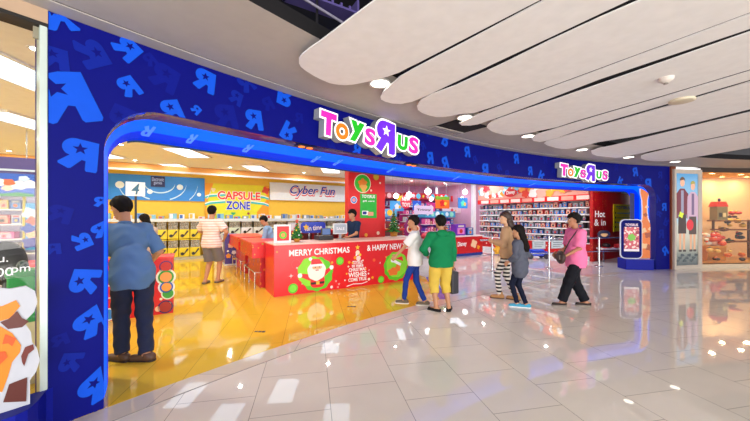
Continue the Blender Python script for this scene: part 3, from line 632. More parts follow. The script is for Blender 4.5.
# back counter behind the checkout
t = thing('back_counter', 'dark red low shelving behind the checkout staff', 'counter', uvM(2.3, 8.6)); 
mb = MB(); mb.box((0, 0, 0), (4.0, .6, 1.08), mat('a3121c', .4)); mb.build('body', t, bevel=.005)
mb = MB(); mb.box((-.02, -.02, 1.08), (4.02, .62, 1.12), mat('d8281c', .3)); mb.build('top', t)
for i in range(5):
    mb = MB(); mb.box((.06+i*.79, -.012, .62), (.78+i*.79, .0, 1.04), mat('5c0c14', .4)); mb.build('dark_panel', t)  # darker red panels set on the front, no hollows behind
for i, (u_, w_, h_, c) in enumerate(((2.5, .3, .22, 'c8ced4'), (4.9, .34, .2, '2f7a3c'), (5.35, .28, .16, 'd8dce0'), (5.8, .3, .24, '8a2a3c'))):
    mb = MB(); mb.box((0, 0, 0), (w_, .3, h_), mat(c, .5)); mb.box((.02, -.004, .03), (w_-.02, 0, h_-.03), mat('e8eef2', .4)); o = mb.build('storage_box', None, uvM(u_, 8.7, 1.12), bevel=.006)
    tag(o, 'small %s box standing on the dark red back shelving' % ['grey', 'green', 'white', 'maroon'][i], 'box')
t = thing('cash_register', 'black cash register near the cashier on the counter', 'cash register', uvM(u_at(337, 6.45), 6.36, HC+.03))
mb = MB(); mb.box((-.42, .1, 0), (-.08, .4, .09), mat('2a2a30', .4)); mb.box((-.36, .1, .1), (-.14, .16, .26), mat('24242a', .4)); mb.build('body', t, bevel=.006)
mb = MB(); mb.box((-.34, .09, .12), (-.16, .098, .25), mat('5a7ab0', .2)); mb.build('screen', t)

# red pillar with posters
up0, up1 = u_at(348.5, 7.6), u_at(385, 7.6); wp = up1-up0
t = thing('advertising_pillar', 'square red pillar with a green poster behind the cashier', 'pillar', uvM(up0, 7.6)); t['kind'] = 'thing'
mb = MB(); mb.box((0, 0, 0), (wp, .22, 3.19), mat('e0262a', .4)); mb.build('shaft', t)
XP = lambda px: u_at(px, 7.6)-up0
ZP = lambda px, py: z_at(px, py, 7.6)
mb = MB(); c = (XP(362.5), ZP(362.5, 183.5)); mb.disc(c, .26, mat('f4f0d0', .4), .004, -.006, rz=.26); mb.disc(c, .24, mat('3cc030', .4), .004, -.009); mb.plate(blob(c[0], c[1], .13, 5, .15), .004, mat('f08a28', .5), -.012); mb.plate(blob(c[0]+.03, c[1]-.12, .1, 3, .2), .004, mat('f6b85a', .5), -.013)
mb.build('round_emblem', t)['label'] = 'round green emblem with orange shapes'
mb = MB(); x0, x1, z0, z1 = XP(360), XP(376.5), ZP(368, 218), ZP(368, 194); mb.box((x0, -.008, z0), (x1, 0, z1), mat('28b83c', .4))
add_text(mb, 'TOYSRUS', (x0+x1)/2, z1-.07, (x1-x0)*.8, .09, m_w, -.011, .03); add_text(mb, 'gift card', (x0+x1)/2, z1-.2, (x1-x0)*.7, .06, m_w, -.011, .02)
mb.plate(rrect(x0+.06, z0+.08, x0+.26, z0+.2, .02), .002, m_w, -.012); mb.plate(rrect(x0+.08, z0+.1, x0+.2, z0+.18, .02), .002, mat('1c2f90', .4), -.014); mb.plate(rrect(x0+.24, z0+.06, x0+.42, z0+.17, .02), .002, mat('f0a888', .4), -.013)
mb.build('green_poster', t)
mb = MB(); c = (XP(353.8), ZP(354, 200)); mb.disc(c, .1, m_w, .004, -.006); mb.disc(c, .085, mat('3c8ad8', .4), .003, -.008); mb.disc(c, .05, mat('f2a0a0', .4), .003, -.01)
mb.disc((XP(376), ZP(376, 177)), .09, mat('c8b030', .4), .003, -.006); mb.disc((XP(378), ZP(378, 233)), .05, mat('ffd8c0', .4), .003, -.006); mb.disc((XP(366), ZP(366, 235)), .05, mat('f0b040', .4), .003, -.006)
mb.disc((XP(380), ZP(380, 183)), .03, mat('ffd8c0', .4), .003, -.006); mb.disc((XP(371), ZP(371, 190.5)), .03, mat('ffd8c0', .4), .003, -.006)
mb.build('bauble_stickers', t)

# red barrier table behind the man in denim
u0, u1 = -1.9, u_at(173, 5.85); t = thing('gift_counter', 'low red panel counter with round badges behind the man in denim', 'counter', uvM(u0, 5.85)); w = u1-u0
mb = MB(); mb.box((0, 0, 0), (w, .12, .86), mat('d8161e', .35)); mb.box((-.01, -.01, .86), (w+.01, .5, .885), mat('e8322e', .3)); mb.box((w-.05, .12, 0), (w, .49, .86), mat('d8161e', .35)); mb.build('panel', t)
mb = MB(); xx = lambda px: u_at(px, 5.85)-u0
for px, py, r, cs in ((166, 266.5, .09, ('5a1060', 'c8281c')), (166, 277, .13, ('f4f0e0', '2f9a30', 'f0a050')), (166.5, 287, .11, ('f4f4f4', '2a62c8', 'f2a040')), (168, 293.5, .09, ('e8f0d8', '3aa034')), (165.5, 311, .1, ('3c1458', 'a8281c')), (109, 320, .09, ('e8f0f8', '3a8ad8')), (108, 292, .1, ('f8e0e0', 'd8161e')), (158, 309, .04, ('f8c8a0',)), (161, 271, .02, ('ffe8c0',)), (170, 303, .02, ('ffe8c0',)), (161, 299, .02, ('ffe8c0',)), (112, 305, .03, ('e84a2a',))):
    for i, c in enumerate(cs): mb.disc((xx(px), max(z_at(px, py, 5.85), r+.01)), r*(1-.2*i), mat(c, .4), .002, -.004-.002*i, 20)
mb.build('badge_print', t)
tag(t, None, None)
# little things on its top
for i, (px, h_, c, lb) in enumerate(((108, .3, 'c8b020', 'yellow boxed toy on the red gift counter, left'), (125, .22, '3a6ab0', 'blue boxed toy standing on the red gift counter'))):
    mb = MB(); mb.box((0, 0, 0), (.24, .14, h_), mat(c, .4)); mb.box((.03, -.004, .04), (.21, 0, h_-.05), mat('e8e8e0', .4)); o = mb.build('toy_box', None, uvM(u_at(px, 6.1), 6.05, .886), bevel=.004); tag(o, lb, 'box')

# ---------------- capsule machines on the back wall ----------------
VB = 13.0
m_cy = mat('e6cf1c', .35, key='capsule_yellow'); m_cap = spots_mat('capsules', '6c6c62', 'b4b0a0', 26, .45, .3, '8a7a64')
def capsule_machine(u, z, lb, body, grp, hgt=.62, w=.33):
    t = thing('capsule_machine', lb, 'capsule machine', uvM(u, VB-.02, z), grp)
    mb = MB(); mb.box((0, .0, 0), (w-.015, .4, hgt*.52), body); mb.box((0, .0, hgt*.95), (w-.015, .4, hgt), body); mb.build('housing', t, bevel=.006)
    mb = MB(); mb.box((.02, .02, hgt*.52), (w-.035, .38, hgt*.95), m_cap); mb.build('capsule_tank', t)['label'] = 'clear tank full of capsules'
    mb = MB(); mb.disc((w*.3, hgt*.17), .055, mat('1c1a18', .4), .02, -.022); mb.plate([(w*.45, hgt*.12), (w*.85, hgt*.38), (w*.85, hgt*.46), (w*.7, hgt*.44), (w*.45, hgt*.2)], .006, mat('2a2618', .4), -.008); mb.build('crank_dial', t)
    return t
protos = {}
um0 = u_at(168, VB)
for r_, z in enumerate((.10, .74)):
    for i in range(9):
        u = um0-1.35+i*.335
        if u > u_at(206, VB)-.3: continue
        nm = ('upper', 'lower')[1-r_]
        capsule_machine(u, z, 'yellow capsule machine in the %s row against the yellow wall' % nm, m_cy, 'yellow capsule machines, %s row' % nm)
t = thing('machine_plinth', 'grey plinth under the yellow capsule machines', 'plinth', uvM(um0-1.4, VB-.06)); L = u_at(207, VB)-um0+1.4
mb = MB(); mb.box((0, 0, 0), (L, .5, .095), mat('b8b4a0', .5)); mb.build('base', t)
t = thing('machine_side_panel', 'plain yellow end panel right of the yellow capsule machines', 'panel', uvM(um0-1.4+L-.03, VB-.03, .0)); mb = MB(); mb.box((0, 0, 0), (.2, .45, 1.26), m_cy); mb.build('panel', t)
t = thing('display_ledge', 'long white ledge above the capsule machines', 'shelf', uvM(-3.5, VB-.1, 1.39)); mb = MB(); mb.box((0, 0, 0), (10.1, .6, .04), mat('dfe6ea', .35)); mb.box((0, -.01, -.05), (10.1, .01, .05), mat('c8d4dc', .3)); mb.build('board', t)
rnd = random.Random(3)
for i in range(30):   # boxed toys on the ledge
    u = -2.6+i*.3; h_ = rnd.uniform(.08, .2); c = ('e8eef2', '4a8ac8', 'c8d0d8', '7ab8d0', 'd8dce0', '8a9aa8')[rnd.randrange(6)]
    mb = MB(); mb.box((0, 0, 0), (rnd.uniform(.14, .26), .2, h_), mat(c, .4)); mb.box((.02, -.003, .02), (.11, 0, h_-.02), mat(('3a6ab8', 'e8b040', 'c84030', 'f0f0f0')[i % 4], .4)); o = mb.build('boxed_toy', None, uvM(u, VB+.05, 1.431), bevel=.003)
    tag(o, 'small pale boxed toy on the long white ledge', 'box', 'boxed toys on the white ledge')
for i in range(13):
    u = .95+i*.44
    capsule_machine(u, .84, 'pale capsule machine on the white cabinet under the lettered wall', mat(('dfe4e4', 'cfe0d0', 'e8e8ee')[i % 3], .4), 'pale capsule machines on the white cabinet', .5, .42)
t = thing('white_cabinet', 'long white cabinet carrying the pale capsule machines', 'cabinet', uvM(.9, VB-.04)); mb = MB(); mb.box((0, 0, 0), (5.8, .5, .835), mat('dcdfe2', .4)); mb.build('body', t)
for i in range(6): mb = MB(); mb.box((.02+i*.96, -.012, .06), (.94+i*.96, 0, .8), mat('cfd6da', .4)); mb.build('door', t)
for i in range(4):
    capsule_machine(u_at(247, 10.0)+i*.0+.0, 0, '', m_cy, '') if 0 else None

# signs on the back wall
VW = 13.56
def zw(px, py): return z_at(px, py, VW)
u0, u1 = u_at(205, VW), u_at(268.5, VW); w = u1-u0; z0, z1 = zw(236, 219), zw(236, 184.5)
t = thing('capsule_zone_sign', 'yellow and orange wall sign reading CAPSULE ZONE with aqua stripes', 'sign', uvM(u0, VW, 0))
mb = MB(); mb.box((0, -.03, z0), (w, 0, z1), mat('e3e018', .5, key='cz_yellow')); mb.build('board', t)
mb = MB(); mo = mat('f0a010', .5); h = z1-z0
arcp = lambda cx, s: [(cx, z0)]+[(cx+s*w*.3*(1-t_)**.5*1.0, z0+h*t_) for t_ in [i/10 for i in range(11)]]+[(cx, z1)]
mb.plate([(0, z0), (0, z1), (w*.12, z1), (w*.05, z0+h*.6), (w*.02, z0+h*.3), (w*.06, z0)], .004, mo, -.036); mb.plate([(w, z0), (w, z1), (w*.93, z1), (w*.97, z0+h*.6), (w*.80, z0+h*.2), (w*.8, z0)], .004, mo, -.036)
for k, zz in ((0, .62), (1, .42)):
    for s in (0, 1):
        f = lambda x: w*x if not s else w*(1-x)
        P = [(f(.0), z0+h*(zz-.02)), (f(.08), z0+h*(zz+.03)), (f(.3), z0+h*(zz+.07)), (f(.3), z0+h*(zz+.12)), (f(.08), z0+h*(zz+.08)), (f(.0), z0+h*(zz+.03))]
        mb.plate(P, .004, mat('f4f8f4', .5), -.037); P = [(x, z-h*.03) for x, z in P]; mb.plate(P, .004, mat('28c0c8', .5), -.039)
mb.plate(blob(w*.42, z0+h*.16, .08, 3, .2, 40, 0, .05), .004, mat('30b060', .5), -.038); mb.plate(blob(w*.66, z0+h*.16, .05, 4, .25), .004, mat('a04030', .5), -.038); mb.plate(blob(w*.12, z0+h*.82, .07, 3, .2), .004, mat('f6e8b8', .5), -.038); mb.plate(blob(w*.95, z0+h*.86, .14, 4, .2), .004, mat('d84a28', .5), -.038); mb.plate(blob(w*.9, z0+h*.1, .09, 3, .2), .004, mat('e8d8f0', .5), -.038)
mb.build('printed_shapes', t)
mb = MB(); cxx = u_at(239.5, VW)-u0
add_text(mb, 'CAPSULE', cxx, zw(239, 195.8), u_at(261, VW)-u_at(218, VW), .34, m_w, -.040, .07, ref=.05); add_text(mb, 'CAPSULE', cxx, zw(239, 195.8), u_at(261, VW)-u_at(218, VW), .34, mat('e83a20', .5), -.043, .03, ref=.05)
add_text(mb, 'ZONE', cxx-.05, zw(239, 205.5), u_at(250.5, VW)-u_at(226, VW), .34, m_w, -.040, .07, ref=.05); add_text(mb, 'ZONE', cxx-.05, zw(239, 205.5), u_at(250.5, VW)-u_at(226, VW), .34, mat('1838c8', .5), -.043, .035, ref=.05); mb.build('lettering', t)
# blue swirl board and its navy name plate
u0, u1 = -5.4, u_at(204.6, VW); w = u1-u0; z0, z1 = zw(160, 200.5), zw(160, 176)
t = thing('blue_wall_board', 'bright blue wall board with white swirls left of the yellow sign', 'sign', uvM(u0, VW, 0)); mb = MB(); mb.box((0, -.04, z0), (w, 0, z1), mat('1c86e0', .4, key='swirl_blue')); mb.build('board', t)
mb = MB(); xc = u_at(160, VW)-u0; zc = z0+.6
for r in (.35, .62, .9, 1.25):
    P = [(xc+r*1.3*cos(q), zc+r*sin(q)) for q in [pi*1.02+i*pi*.96/24 for i in range(25)]]; P = [(x, z) for x, z in P if z0+.02 < z < z1-.02]
    for a, b in zip(P, P[1:]):
        if abs(a[0]-b[0]) < .5: mb.plate([(a[0], a[1]), (b[0], b[1]), (b[0], min(z1-.01, b[1]+.045)), (a[0], min(z1-.01, a[1]+.045))], .003, mat('bfe6f8', .4), -.045)
for x, z, r in ((180, .5, .1), (199, .25, .07), (150, .3, .08), (120, .5, .12)): mb.disc((u_at(x, VW)-u0, z0+z), r, mat('e8f8ff', .4), .003, -.046)
mb.build('swirl_print', t)
mb = MB(); a, b = u_at(151, VW)-u0, u_at(165, VW)-u0; mb.box((a, -.06, zw(158, 187)), (b, -.04, zw(158, 176.5)), mat('101c60', .4)); add_text(mb, 'Electronic', (a+b)/2, zw(158, 179.5), (b-a)*.85, .14, mat('9ab0e8', .4), -.063, .02); add_text(mb, 'games', (a+b)/2, zw(158, 183.8), (b-a)*.6, .12, mat('9ab0e8', .4), -.063, .02); mb.build('name_plate', t)
# white header with the blue and red script sign
u0, u1 = u_at(269.5, VW), u_at(347, VW); w = u1-u0; z0, z1 = zw(308, 201), zw(308, 184.5)
t = thing('white_header', 'white wall header carrying the blue and red script sign', 'header', uvM(u0, VW, 0)); mb = MB(); mb.box((0, -.12, z0), (w, 0, z1), mat('e4eef6', .4)); mb.build('board', t)
mb = MB(); cxx = (u_at(289, VW)+u_at(334, VW))/2-u0; wt = u_at(334, VW)-u_at(289, VW)
add_text(mb, 'Cyber Fun', cxx, (z0+z1)/2, wt, .56, mat('d82a50', .4), -.124, .06, .0, 0, .3, ref=.03); add_text(mb, 'Cyber Fun', cxx, (z0+z1)/2+.03, wt, .54, mat('ffffff', .4), -.127, .035, .0, 0, .3, ref=.03); add_text(mb, 'Cyber Fun', cxx, (z0+z1)/2+.05, wt, .5, mat('1838b8', .4), -.130, .012, .0, 0, .3, ref=.03); mb.build('script_lettering', t)
# beige bulkhead with a thin white rail above the signs
t = thing('bulkhead', 'orange beige bulkhead with a white rail over the wall signs', 'bulkhead', uvM(-5.4, 12.4, 0)); mb = MB(); mb.box((0, 0, 3.02), (12.1, .06, 3.19), mat('e8a85a', .5)); mb.build('fascia', t); mb = MB(); mb.box((0, -.03, 2.96), (12.1, .03, 3.02), mat('e8eef4', .4)); mb.build('rail', t)
# numbered lane sign on a pole
pu = u_at(135.5, 8.6); t = thing('lane_sign', 'white square lane sign with number 4 on a dark pole', 'sign', uvM(pu, 8.6)); zt, zl = z_at(135, 182, 8.6), z_at(135, 196, 8.6)
mb = MB(); mb.tube((0, .03, 0), (0, .03, zl+.1), .022, mat('2a2a30', .4)); mb.lathe([(0, .02), (.2, .02), (.22, 0)], mat('2a2a30', .4)); mb.build('pole', t)
mb = MB(); mb.box((-.17, -.01, zl), (.17, .02, zt), mat('eef6fa', .4)); mb.build('board', t, bevel=.004)
mb = MB(); add_text(mb, '4', 0, (zt+zl)/2, .14, .24, mat('2a6a8a', .4), -.013, .01, 0, 0, .2); mb.build('numeral', t)
# ---------------- toy shelves along the right wall ----------------
VF, VN, US = 10.2, 5.45, 11.88
Ms = frame(uv(US, VF), -V); LS = VF-VN                      # local x runs from the far end towards the street
sh = thing('toy_shelving', 'long white toy shelving with a red printed header on the right wall', 'shelving', Ms)
mb = MB(); mb.box((0, .42, .1), (LS, .45, 2.9), mat('dcdce2', .5)); mb.build('back_panel', sh)
mb = MB(); mb.box((0, -.06, .0), (LS, .42, .14), mat('e4e4e8', .4)); mb.box((0, -.03, .14), (LS, .4, .56), spots_mat('red_plinth', 'c8141c', 'f0e0d0', 5, .16, .4, 'f08a3c')); mb.build('red_plinth', sh)
TZ = [.60, .85, 1.10, 1.35, 1.60, 1.85]
for z in TZ: mb = MB(); mb.box((0, .0, z-.025), (LS, .42, z), mat('eceef2', .35)); mb.box((0, -.012, z-.04), (LS, 0, z), mat('f4f4f6', .3)); mb.build('shelf_board', sh)
for i in range(6): mb = MB(); x = i*LS/5; mb.box((min(x, LS-.03), .36, .1), (min(x+.03, LS), .42, 2.1), mat('c8c8d0', .4)); mb.build('upright', sh)
hd = MB(); hd.box((0, -.10, 2.10), (LS, .42, 2.9), mat('e89c8c', .5)); hd.box((0, -.12, 2.08), (LS, -.10, 2.28), m_cr); hd = hd.build('header', sh)
rnd = random.Random(5)
mb = MB()
for i in range(54):
    x = .2+i*(LS-.4)/53; z = rnd.uniform(2.36, 2.84); c = ('f4f0f0', 'e03a20', 'f6a89a', 'e8e8f0', 'f0a038', '7ac8e8', 'd83a4a', 'e84a28')[rnd.randrange(8)]
    mb.plate(blob(x, z, rnd.uniform(.08, .2), rnd.randrange(3, 6), .15, 30, i), .003, mat(c, .4), -.104-.0005*i)
mb.plate(blob(LS*.37, 2.52, .30, 2, .02, 40, 0, .17), .003, mat('c8101c', .4), -.132); add_text(mb, 'Disney', LS*.37, 2.52, .42, .2, m_w, -.137, .02, .06, 0, .2)
for i in range(9): mb.box((.2+i*.52, -.124, 2.11), (.62+i*.52, -.121, 2.25), mat(('f2e0d8', 'e8a090', 'f0d0c8')[i % 3], .4))
mb.build('header_print', hd)
# boxed toys, one object each
CO = {'red': 'a81c28', 'blue': '24468c', 'white': 'c4c4cc', 'grey': '646874', 'black': '24242c', 'orange': 'e07a2c', 'yellow': 'e0bc38', 'green': '3c8a4c', 'pink': 'd8509a', 'violet': '6a2cb0'}
BM = {}
def toy_box_mesh(cn, w, h, d=.24):
    k = (cn, round(w, 2), round(h, 2))
    if k not in BM:
        mb = MB(); mb.box((0, 0, 0), (w, d, h), mat(CO[cn], .35)); mb.box((w*.12, -.003, h*.12), (w*.88, -.0, h*.66), mat({'white': '4a68b0', 'grey': 'a0a4b4', 'black': '6a7090', 'red': 'e0a890', 'blue': '6a9ad8', 'violet': 'd880c8', 'pink': 'f4b8d0'}.get(cn, 'd8b8a0'), .25))
        mb.box((w*.2, -.005, h*.74), (w*.8, -.001, h*.9), mat('cfc8bc' if cn != 'white' else 'c83040', .4)); mb.disc((w*.5, h*.38), min(w, h)*.2, mat({'red': '2c2c34', 'blue': 'e07a2c', 'white': 'e0bc38', 'grey': 'c02430'}.get(cn, 'c02430'), .4), .003, -.007, 10)
        me = bpy.data.meshes.new('toy_box'); me.from_pydata(mb.v, [], mb.f)
        for m in mb.mats: me.materials.append(m)
        me.polygons.foreach_set('material_index', mb.m); me.update(); BM[k] = me
    return BM[k]
def stock(M, x0, x1, z, h0, h1, cols, where, rnd, dy=.02, group=None, maxn=40):
    x = x0; n = 0
    while x < x1-.12 and n < maxn:
        w = rnd.choice((.12, .16, .2, .26)); h = round(rnd.choice((h0, h1, (h0+h1)/2)), 2); cn = rnd.choice(cols)
        if x+w > x1: break
        o = link('toy_box', toy_box_mesh(cn, w, h)); o.matrix_world = M @ Matrix.Translation((x, dy, z))
        tag(o, 'small %s boxed toy %s' % (cn, where), 'toy box', group or 'boxed toys '+where); x += w+rnd.uniform(.01, .05); n += 1
ORD = ['lowest', 'second lowest', 'third', 'fourth', 'fifth', 'top']
for i, z in enumerate(TZ):
    stock(Ms, .04, LS-.04, z+.001, .15, .21, ('red', 'blue', 'white', 'grey', 'black', 'grey', 'blue', 'black', 'red', 'grey'), 'on the %s board of the long white shelving' % ORD[i], rnd)
t = thing('white_post', 'slim white post at the far end of the toy shelving', 'post', uvM(11.62, 10.32)); mb = MB(); mb.box((0, 0, 0), (.16, .16, 3.19), mat('e8e6ee', .4)); mb.box((-.02, -.02, 0), (.18, .18, .1), mat('c8c8d0', .4)); mb.build('shaft', t)

# ---------------- colourful shelving deep in the shop ----------------
def gondola(u0, v, w, tiers, gap, lb, cols, where, back, z0=.2, header=None, hb=None, seed=1, d=.5):
    M = uvM(u0, v); t = thing('shelving_gondola', lb, 'shelving', M); rn = random.Random(seed); zt = z0+tiers*gap
    mb = MB(); mb.box((0, d-.04, 0), (w, d, zt), mat(back, .5)); mb.build('back_panel', t)
    mb = MB(); mb.box((0, 0, 0), (w, d-.04, z0-.02), mat('e4dde8', .4)); mb.build('base', t)
    for i in range(tiers):
        mb = MB(); mb.box((0, 0, z0+i*gap-.02), (w, d-.04, z0+i*gap), mat('f0ecf4', .4)); mb.build('shelf_board', t)
        stock(M, .02, w-.02, z0+i*gap+.001, gap*.5, gap*.8, cols, where, rn)
    if header:
        mb = MB(); mb.box((0, -.02, zt), (w, d, zt+.3), mat(header, .4)); mb.build('header', t)
        mb = MB()
        for i in range(int(w/.3)): mb.disc((.15+i*.3, zt+.15), .07+.03*(i % 3), mat(hb[i % len(hb)], .4), .004, -.025)
        mb.build('header_print', t)
    return t
gondola(6.9, 12.9, 4.6, 6, .36, 'wide pink and violet toy shelving against the pink back wall', ('pink', 'violet', 'white', 'pink', 'blue', 'red'), 'on the pink shelving by the back wall', 'b86aa8', .25, 'a81c2c', ('e85a6a', 'f4c8d0'), 3)
gondola(5.4, 10.6, 2.0, 4, .33, 'blue and white toy shelving left of the violet round display', ('blue', 'white', 'yellow', 'green', 'blue'), 'on the blue and white shelving', '8a9ad8', .2, '5ab4e8', ('ffffff', 'f0c83c'), 8)
gondola(9.4, 11.2, 1.9, 4, .32, 'violet toy shelving left of the slim white post', ('violet', 'blue', 'pink', 'red', 'violet'), 'on the violet shelving', '6a3ca8', .2, '3c9ac8', ('e0f0f8', '8ae0c8'), 9)
gondola(8.9, 12.0, 2.7, 6, .36, 'tall magenta toy shelving behind the orange hanging banner', ('pink', 'violet', 'red', 'blue', 'white', 'pink'), 'on the tall magenta shelving', 'c02a80', .2, 'c01c30', ('f0c83c', 'f4c8d0', '4ac8e8'), 14)
gondola(6.3, 9.9, 1.7, 3, .34, 'low red and pink toy shelving behind the boys', ('red', 'pink', 'violet', 'orange'), 'on the low red and pink shelving', 'b02048', .2, None, None, 15)
# low red island with toys on top
M = uvM(8.1, 8.6); t = thing('display_island', 'low red display island between the boy in green and the rail', 'display table', M)
mb = MB(); mb.box((0, 0, .0), (2.1, .8, .1), mat('1c3a90', .3)); mb.build('base', t); mb = MB(); mb.box((0, 0, .1), (2.1, .8, .74), mat('c8141c', .35)); mb.build('body', t, bevel=.005); mb = MB(); mb.box((-.03, -.03, .74), (2.13, .83, .78), mat('e8d8dc', .35)); mb.build('top', t)
mb = MB(); add_text(mb, 'Disney', .95, .45, .5, .22, m_w, -.004, .02, .05, 0, .2)
for x, z, r, c in ((.3, .4, .13, 'f08a3c'), (1.6, .45, .16, 'f0c8a0'), (1.85, .3, .08, 'f0a030'), (.55, .25, .06, '2c1c20')): mb.plate(blob(x, z, r, 4, .15), .003, mat(c, .4), -.004)
mb.build('side_print', t)
def bear(M, s, lb, c, c2):
    t = thing('plush_bear', lb, 'soft toy', M); f = mat(c, .9); g = mat(c2, .9)
    mb = MB(); mb.ball((0, 0, .16*s), (.12*s, .10*s, .15*s), f); mb.build('torso', t); mb = MB(); mb.ball((0, -.01, .37*s), (.10*s, .09*s, .09*s), f); mb.ball((0, -.09*s, .35*s), (.04*s, .03*s, .03*s), g, 10, 6); mb.build('head', t)
    for q in (-1, 1):
        mb = MB(); mb.ball((q*.075*s, 0, .45*s), (.035*s, .02*s, .035*s), g, 10, 6); mb.build('ear', t)
        mb = MB(); mb.ball((q*.13*s, -.05*s, .2*s), (.04*s, .07*s, .04*s), f, 10, 6); mb.build('arm', t)
        mb = MB(); mb.ball((q*.09*s, -.12*s, .05*s), (.045*s, .09*s, .045*s), f, 10, 6); mb.build('leg', t)
bear(uvM(8.5, 8.95, .78), .8, 'brown plush bear on the low red island', '8a4a34', 'c89a78')
bear(gp(497, 256).to_4d() and Matrix.Translation(gp(497.5, 255)) @ Matrix.Rotation(-.2, 4, 'Z'), 1.1, 'yellow plush bear sitting on the floor left of the shelving foot', 'e8b43c', 'f0cc70')
bear(Matrix.Translation(gp(506.5, 255.5)) @ Matrix.Rotation(.2, 4, 'Z'), .9, 'orange plush bear sitting right of the yellow one', 'e0783c', 'f0b070')
for i, (u, cn, w, h, lb) in enumerate(((8.95, 'violet', .5, .44, 'large violet boxed toy on the low red island'), (9.55, 'blue', .34, .3, 'blue boxed toy at the right end of the low red island'))):
    o = link('toy_box', toy_box_mesh(cn, w, h, .3)); o.matrix_world = uvM(u, 8.8, .781); tag(o, lb, 'toy box')
t = thing('toy_wagon', 'blue toy ride-on car on the floor beside the shelving', 'toy car', Matrix.Translation(gp(536, 258.5)))
mb = MB(); mb.box((-.42, -.16, .10), (.42, .16, .26), mat('1c3cc0', .3)); mb.box((-.2, -.14, .26), (.25, .14, .34), mat('2c50d8', .3)); mb.build('body', t, bevel=.03)
for x in (-.28, .28):
    for y in (-.17, .17): mb = MB(); mb.tube((x, y-.03, .09), (x, y+.03, .09), .09, mat('18182c', .5)); mb.build('wheel', t)
mb = MB(); mb.path([(-.42, 0, .2), (-.6, 0, .35), (-.6, 0, .5)], .015, m_w); mb.build('handle', t)
# bin of red balls
t = thing('ball_bin', 'round wire bin heaped with red toy balls behind the boy in green', 'bin', Matrix.Translation(uv(7.6, 8.9)))
mb = MB(); mb.lathe([(.3, 0), (.34, .7), (.36, .72)], mat('b8b8c0', .4)); mb.build('basket', t)
rn = random.Random(4)
for k in range(24):
    a = k*2.4; rr = .26*math.sqrt((k+.5)/24); mb = MB(); o = link('toy_ball', (BM.setdefault('ball', None) or None)) if 0 else None
    mb.ball((0, 0, 0), (.07, .07, .07), mat(('c83048', 'd85a70', 'b02438')[k % 3], .3), 12, 8); o = mb.build('toy_ball', None, Matrix.Translation(uv(7.6, 8.9)+Vector((rr*cos(a), rr*sin(a), .72+.22*(1-rr/.3)))))
    tag(o, 'red toy ball heaped in the round wire bin', 'ball', 'red balls in the wire bin')
# round violet display board (plain stand-in) and lettered pink banner
t = thing('round_display_board', 'round violet display board with orange rings behind the boys', 'display board', uvM(u_at(413, 9.6), 9.6)); zc = z_at(413, 229, 9.6)
mb = MB(); mb.plate(blob(0, zc, .42, 12, .04, 72), .04, mat('8a1c6a', .4)); mb.build('board', t)
mb = MB()
for x in (-.15, .17): mb.disc((x, zc), .15, mat('f4e8d8', .4), .004, -.005); mb.disc((x, zc), .10, mat('e87a3c', .4), .004, -.008); mb.disc((x, zc), .05, mat('4a1430', .4), .004, -.011)
mb.build('rings', t); mb = MB(); mb.box((-.04, .005, 0), (.04, .035, zc-.35), m_steel); mb.build('stand', t)
def hanging(name, lb, px, py, v, w, h, c, txt=None, tc='ffffff', round_=False, c2=None, cat='sign'):
    u = u_at(px, v); z = z_at(px, py, v); t = thing(name, lb, cat, uvM(u, v))
    mb = MB()
    if round_: mb.disc((0, z), w/2, mat(c, .4), .02, 0)
    else: mb.plate(rrect(-w/2, z-h/2, w/2, z+h/2, .03), .02, mat(c, .4), 0)
    if c2: mb.box((-w/2, -.004, z+h*.22), (w/2, 0, z+h*.5), mat(c2, .4))
    mb.build('board', t); mb = MB()
    for x in (-w*.3, w*.3): mb.tube((x, .01, z+h*.45), (x, .01, 3.2), .004, m_steel, n=6)
    mb.build('hanging_wire', t)
    if txt:
        mb = MB(); n = len(txt)
        for i, s in enumerate(txt): add_text(mb, s, 0, z+h*.22*(n-1)-i*h*.42, w*.75, h*.3, mat(tc, .4), -.006, .03)
        mb.build('lettering', t)
    else:
        mb = MB(); mb.plate(blob(0, z-h*.05, min(w, h)*.28, 5, .15), .003, mat(tc, .4), -.005); mb.plate(blob(w*.2, z-h*.1, min(w, h)*.15, 4, .15), .003, mat('f0c040', .4), -.007); mb.build('printed_shape', t)
hanging('hanging_sign', 'round red hanging sign with white lettering', 406, 202, 9.5, .5, .5, 'e0284a', ('NEW', 'TOYS'), round_=True)
hanging('hanging_sign', 'blue hanging sign right of the round red one', 417, 205.5, 10.2, .44, .38, '1c5cd8', None, '8ac8f0')
hanging('hanging_sign', 'pale blue hanging sign left of the round red one', 397, 206, 10.8, .7, .42, '4aa8e8', None, 'e8f4ff')
hanging('hanging_sign', 'orange hanging banner with a green top edge', 442.5, 202.5, 9.8, .78, .5, 'e86a20', None, 'c81c20', c2='6a9a20')
hanging('hanging_sign', 'wide white and red hanging banner behind the orange one', 452, 210, 11.8, 1.3, .3, 'f0dce4', None, 'd8283c')
hanging('hanging_sign', 'blue and teal hanging banner near the slim white post', 463, 203, 10.6, .62, .5, '2c8ae0', None, '4ae0c0')
hanging('hanging_sign', 'pink hanging banner left of the slim white post', 473, 200, 11.0, .3, .7, 'e070c0', None, 'f4c8f0')
hanging('hanging_sign', 'small magenta hanging banner between the round red sign and the orange banner', 431, 207, 11.0, .5, .4, 'd02a90', None, 'f8d0e8')
hanging('hanging_sign', 'small yellow hanging banner far behind the pendant lamps', 402, 199, 12.2, .6, .3, 'f0c020', None, 'e03020')
hanging('hanging_sign', 'scarlet hanging banner near the pink back wall', 457, 199, 12.4, .9, .3, 'd81c28', None, 'fff0e0')
hanging('hanging_sign', 'lilac banner with black lettering above the boy in white', 424, 210, 9.7, .95, .34, 'dccdf0', ('Trinny',), '241838')
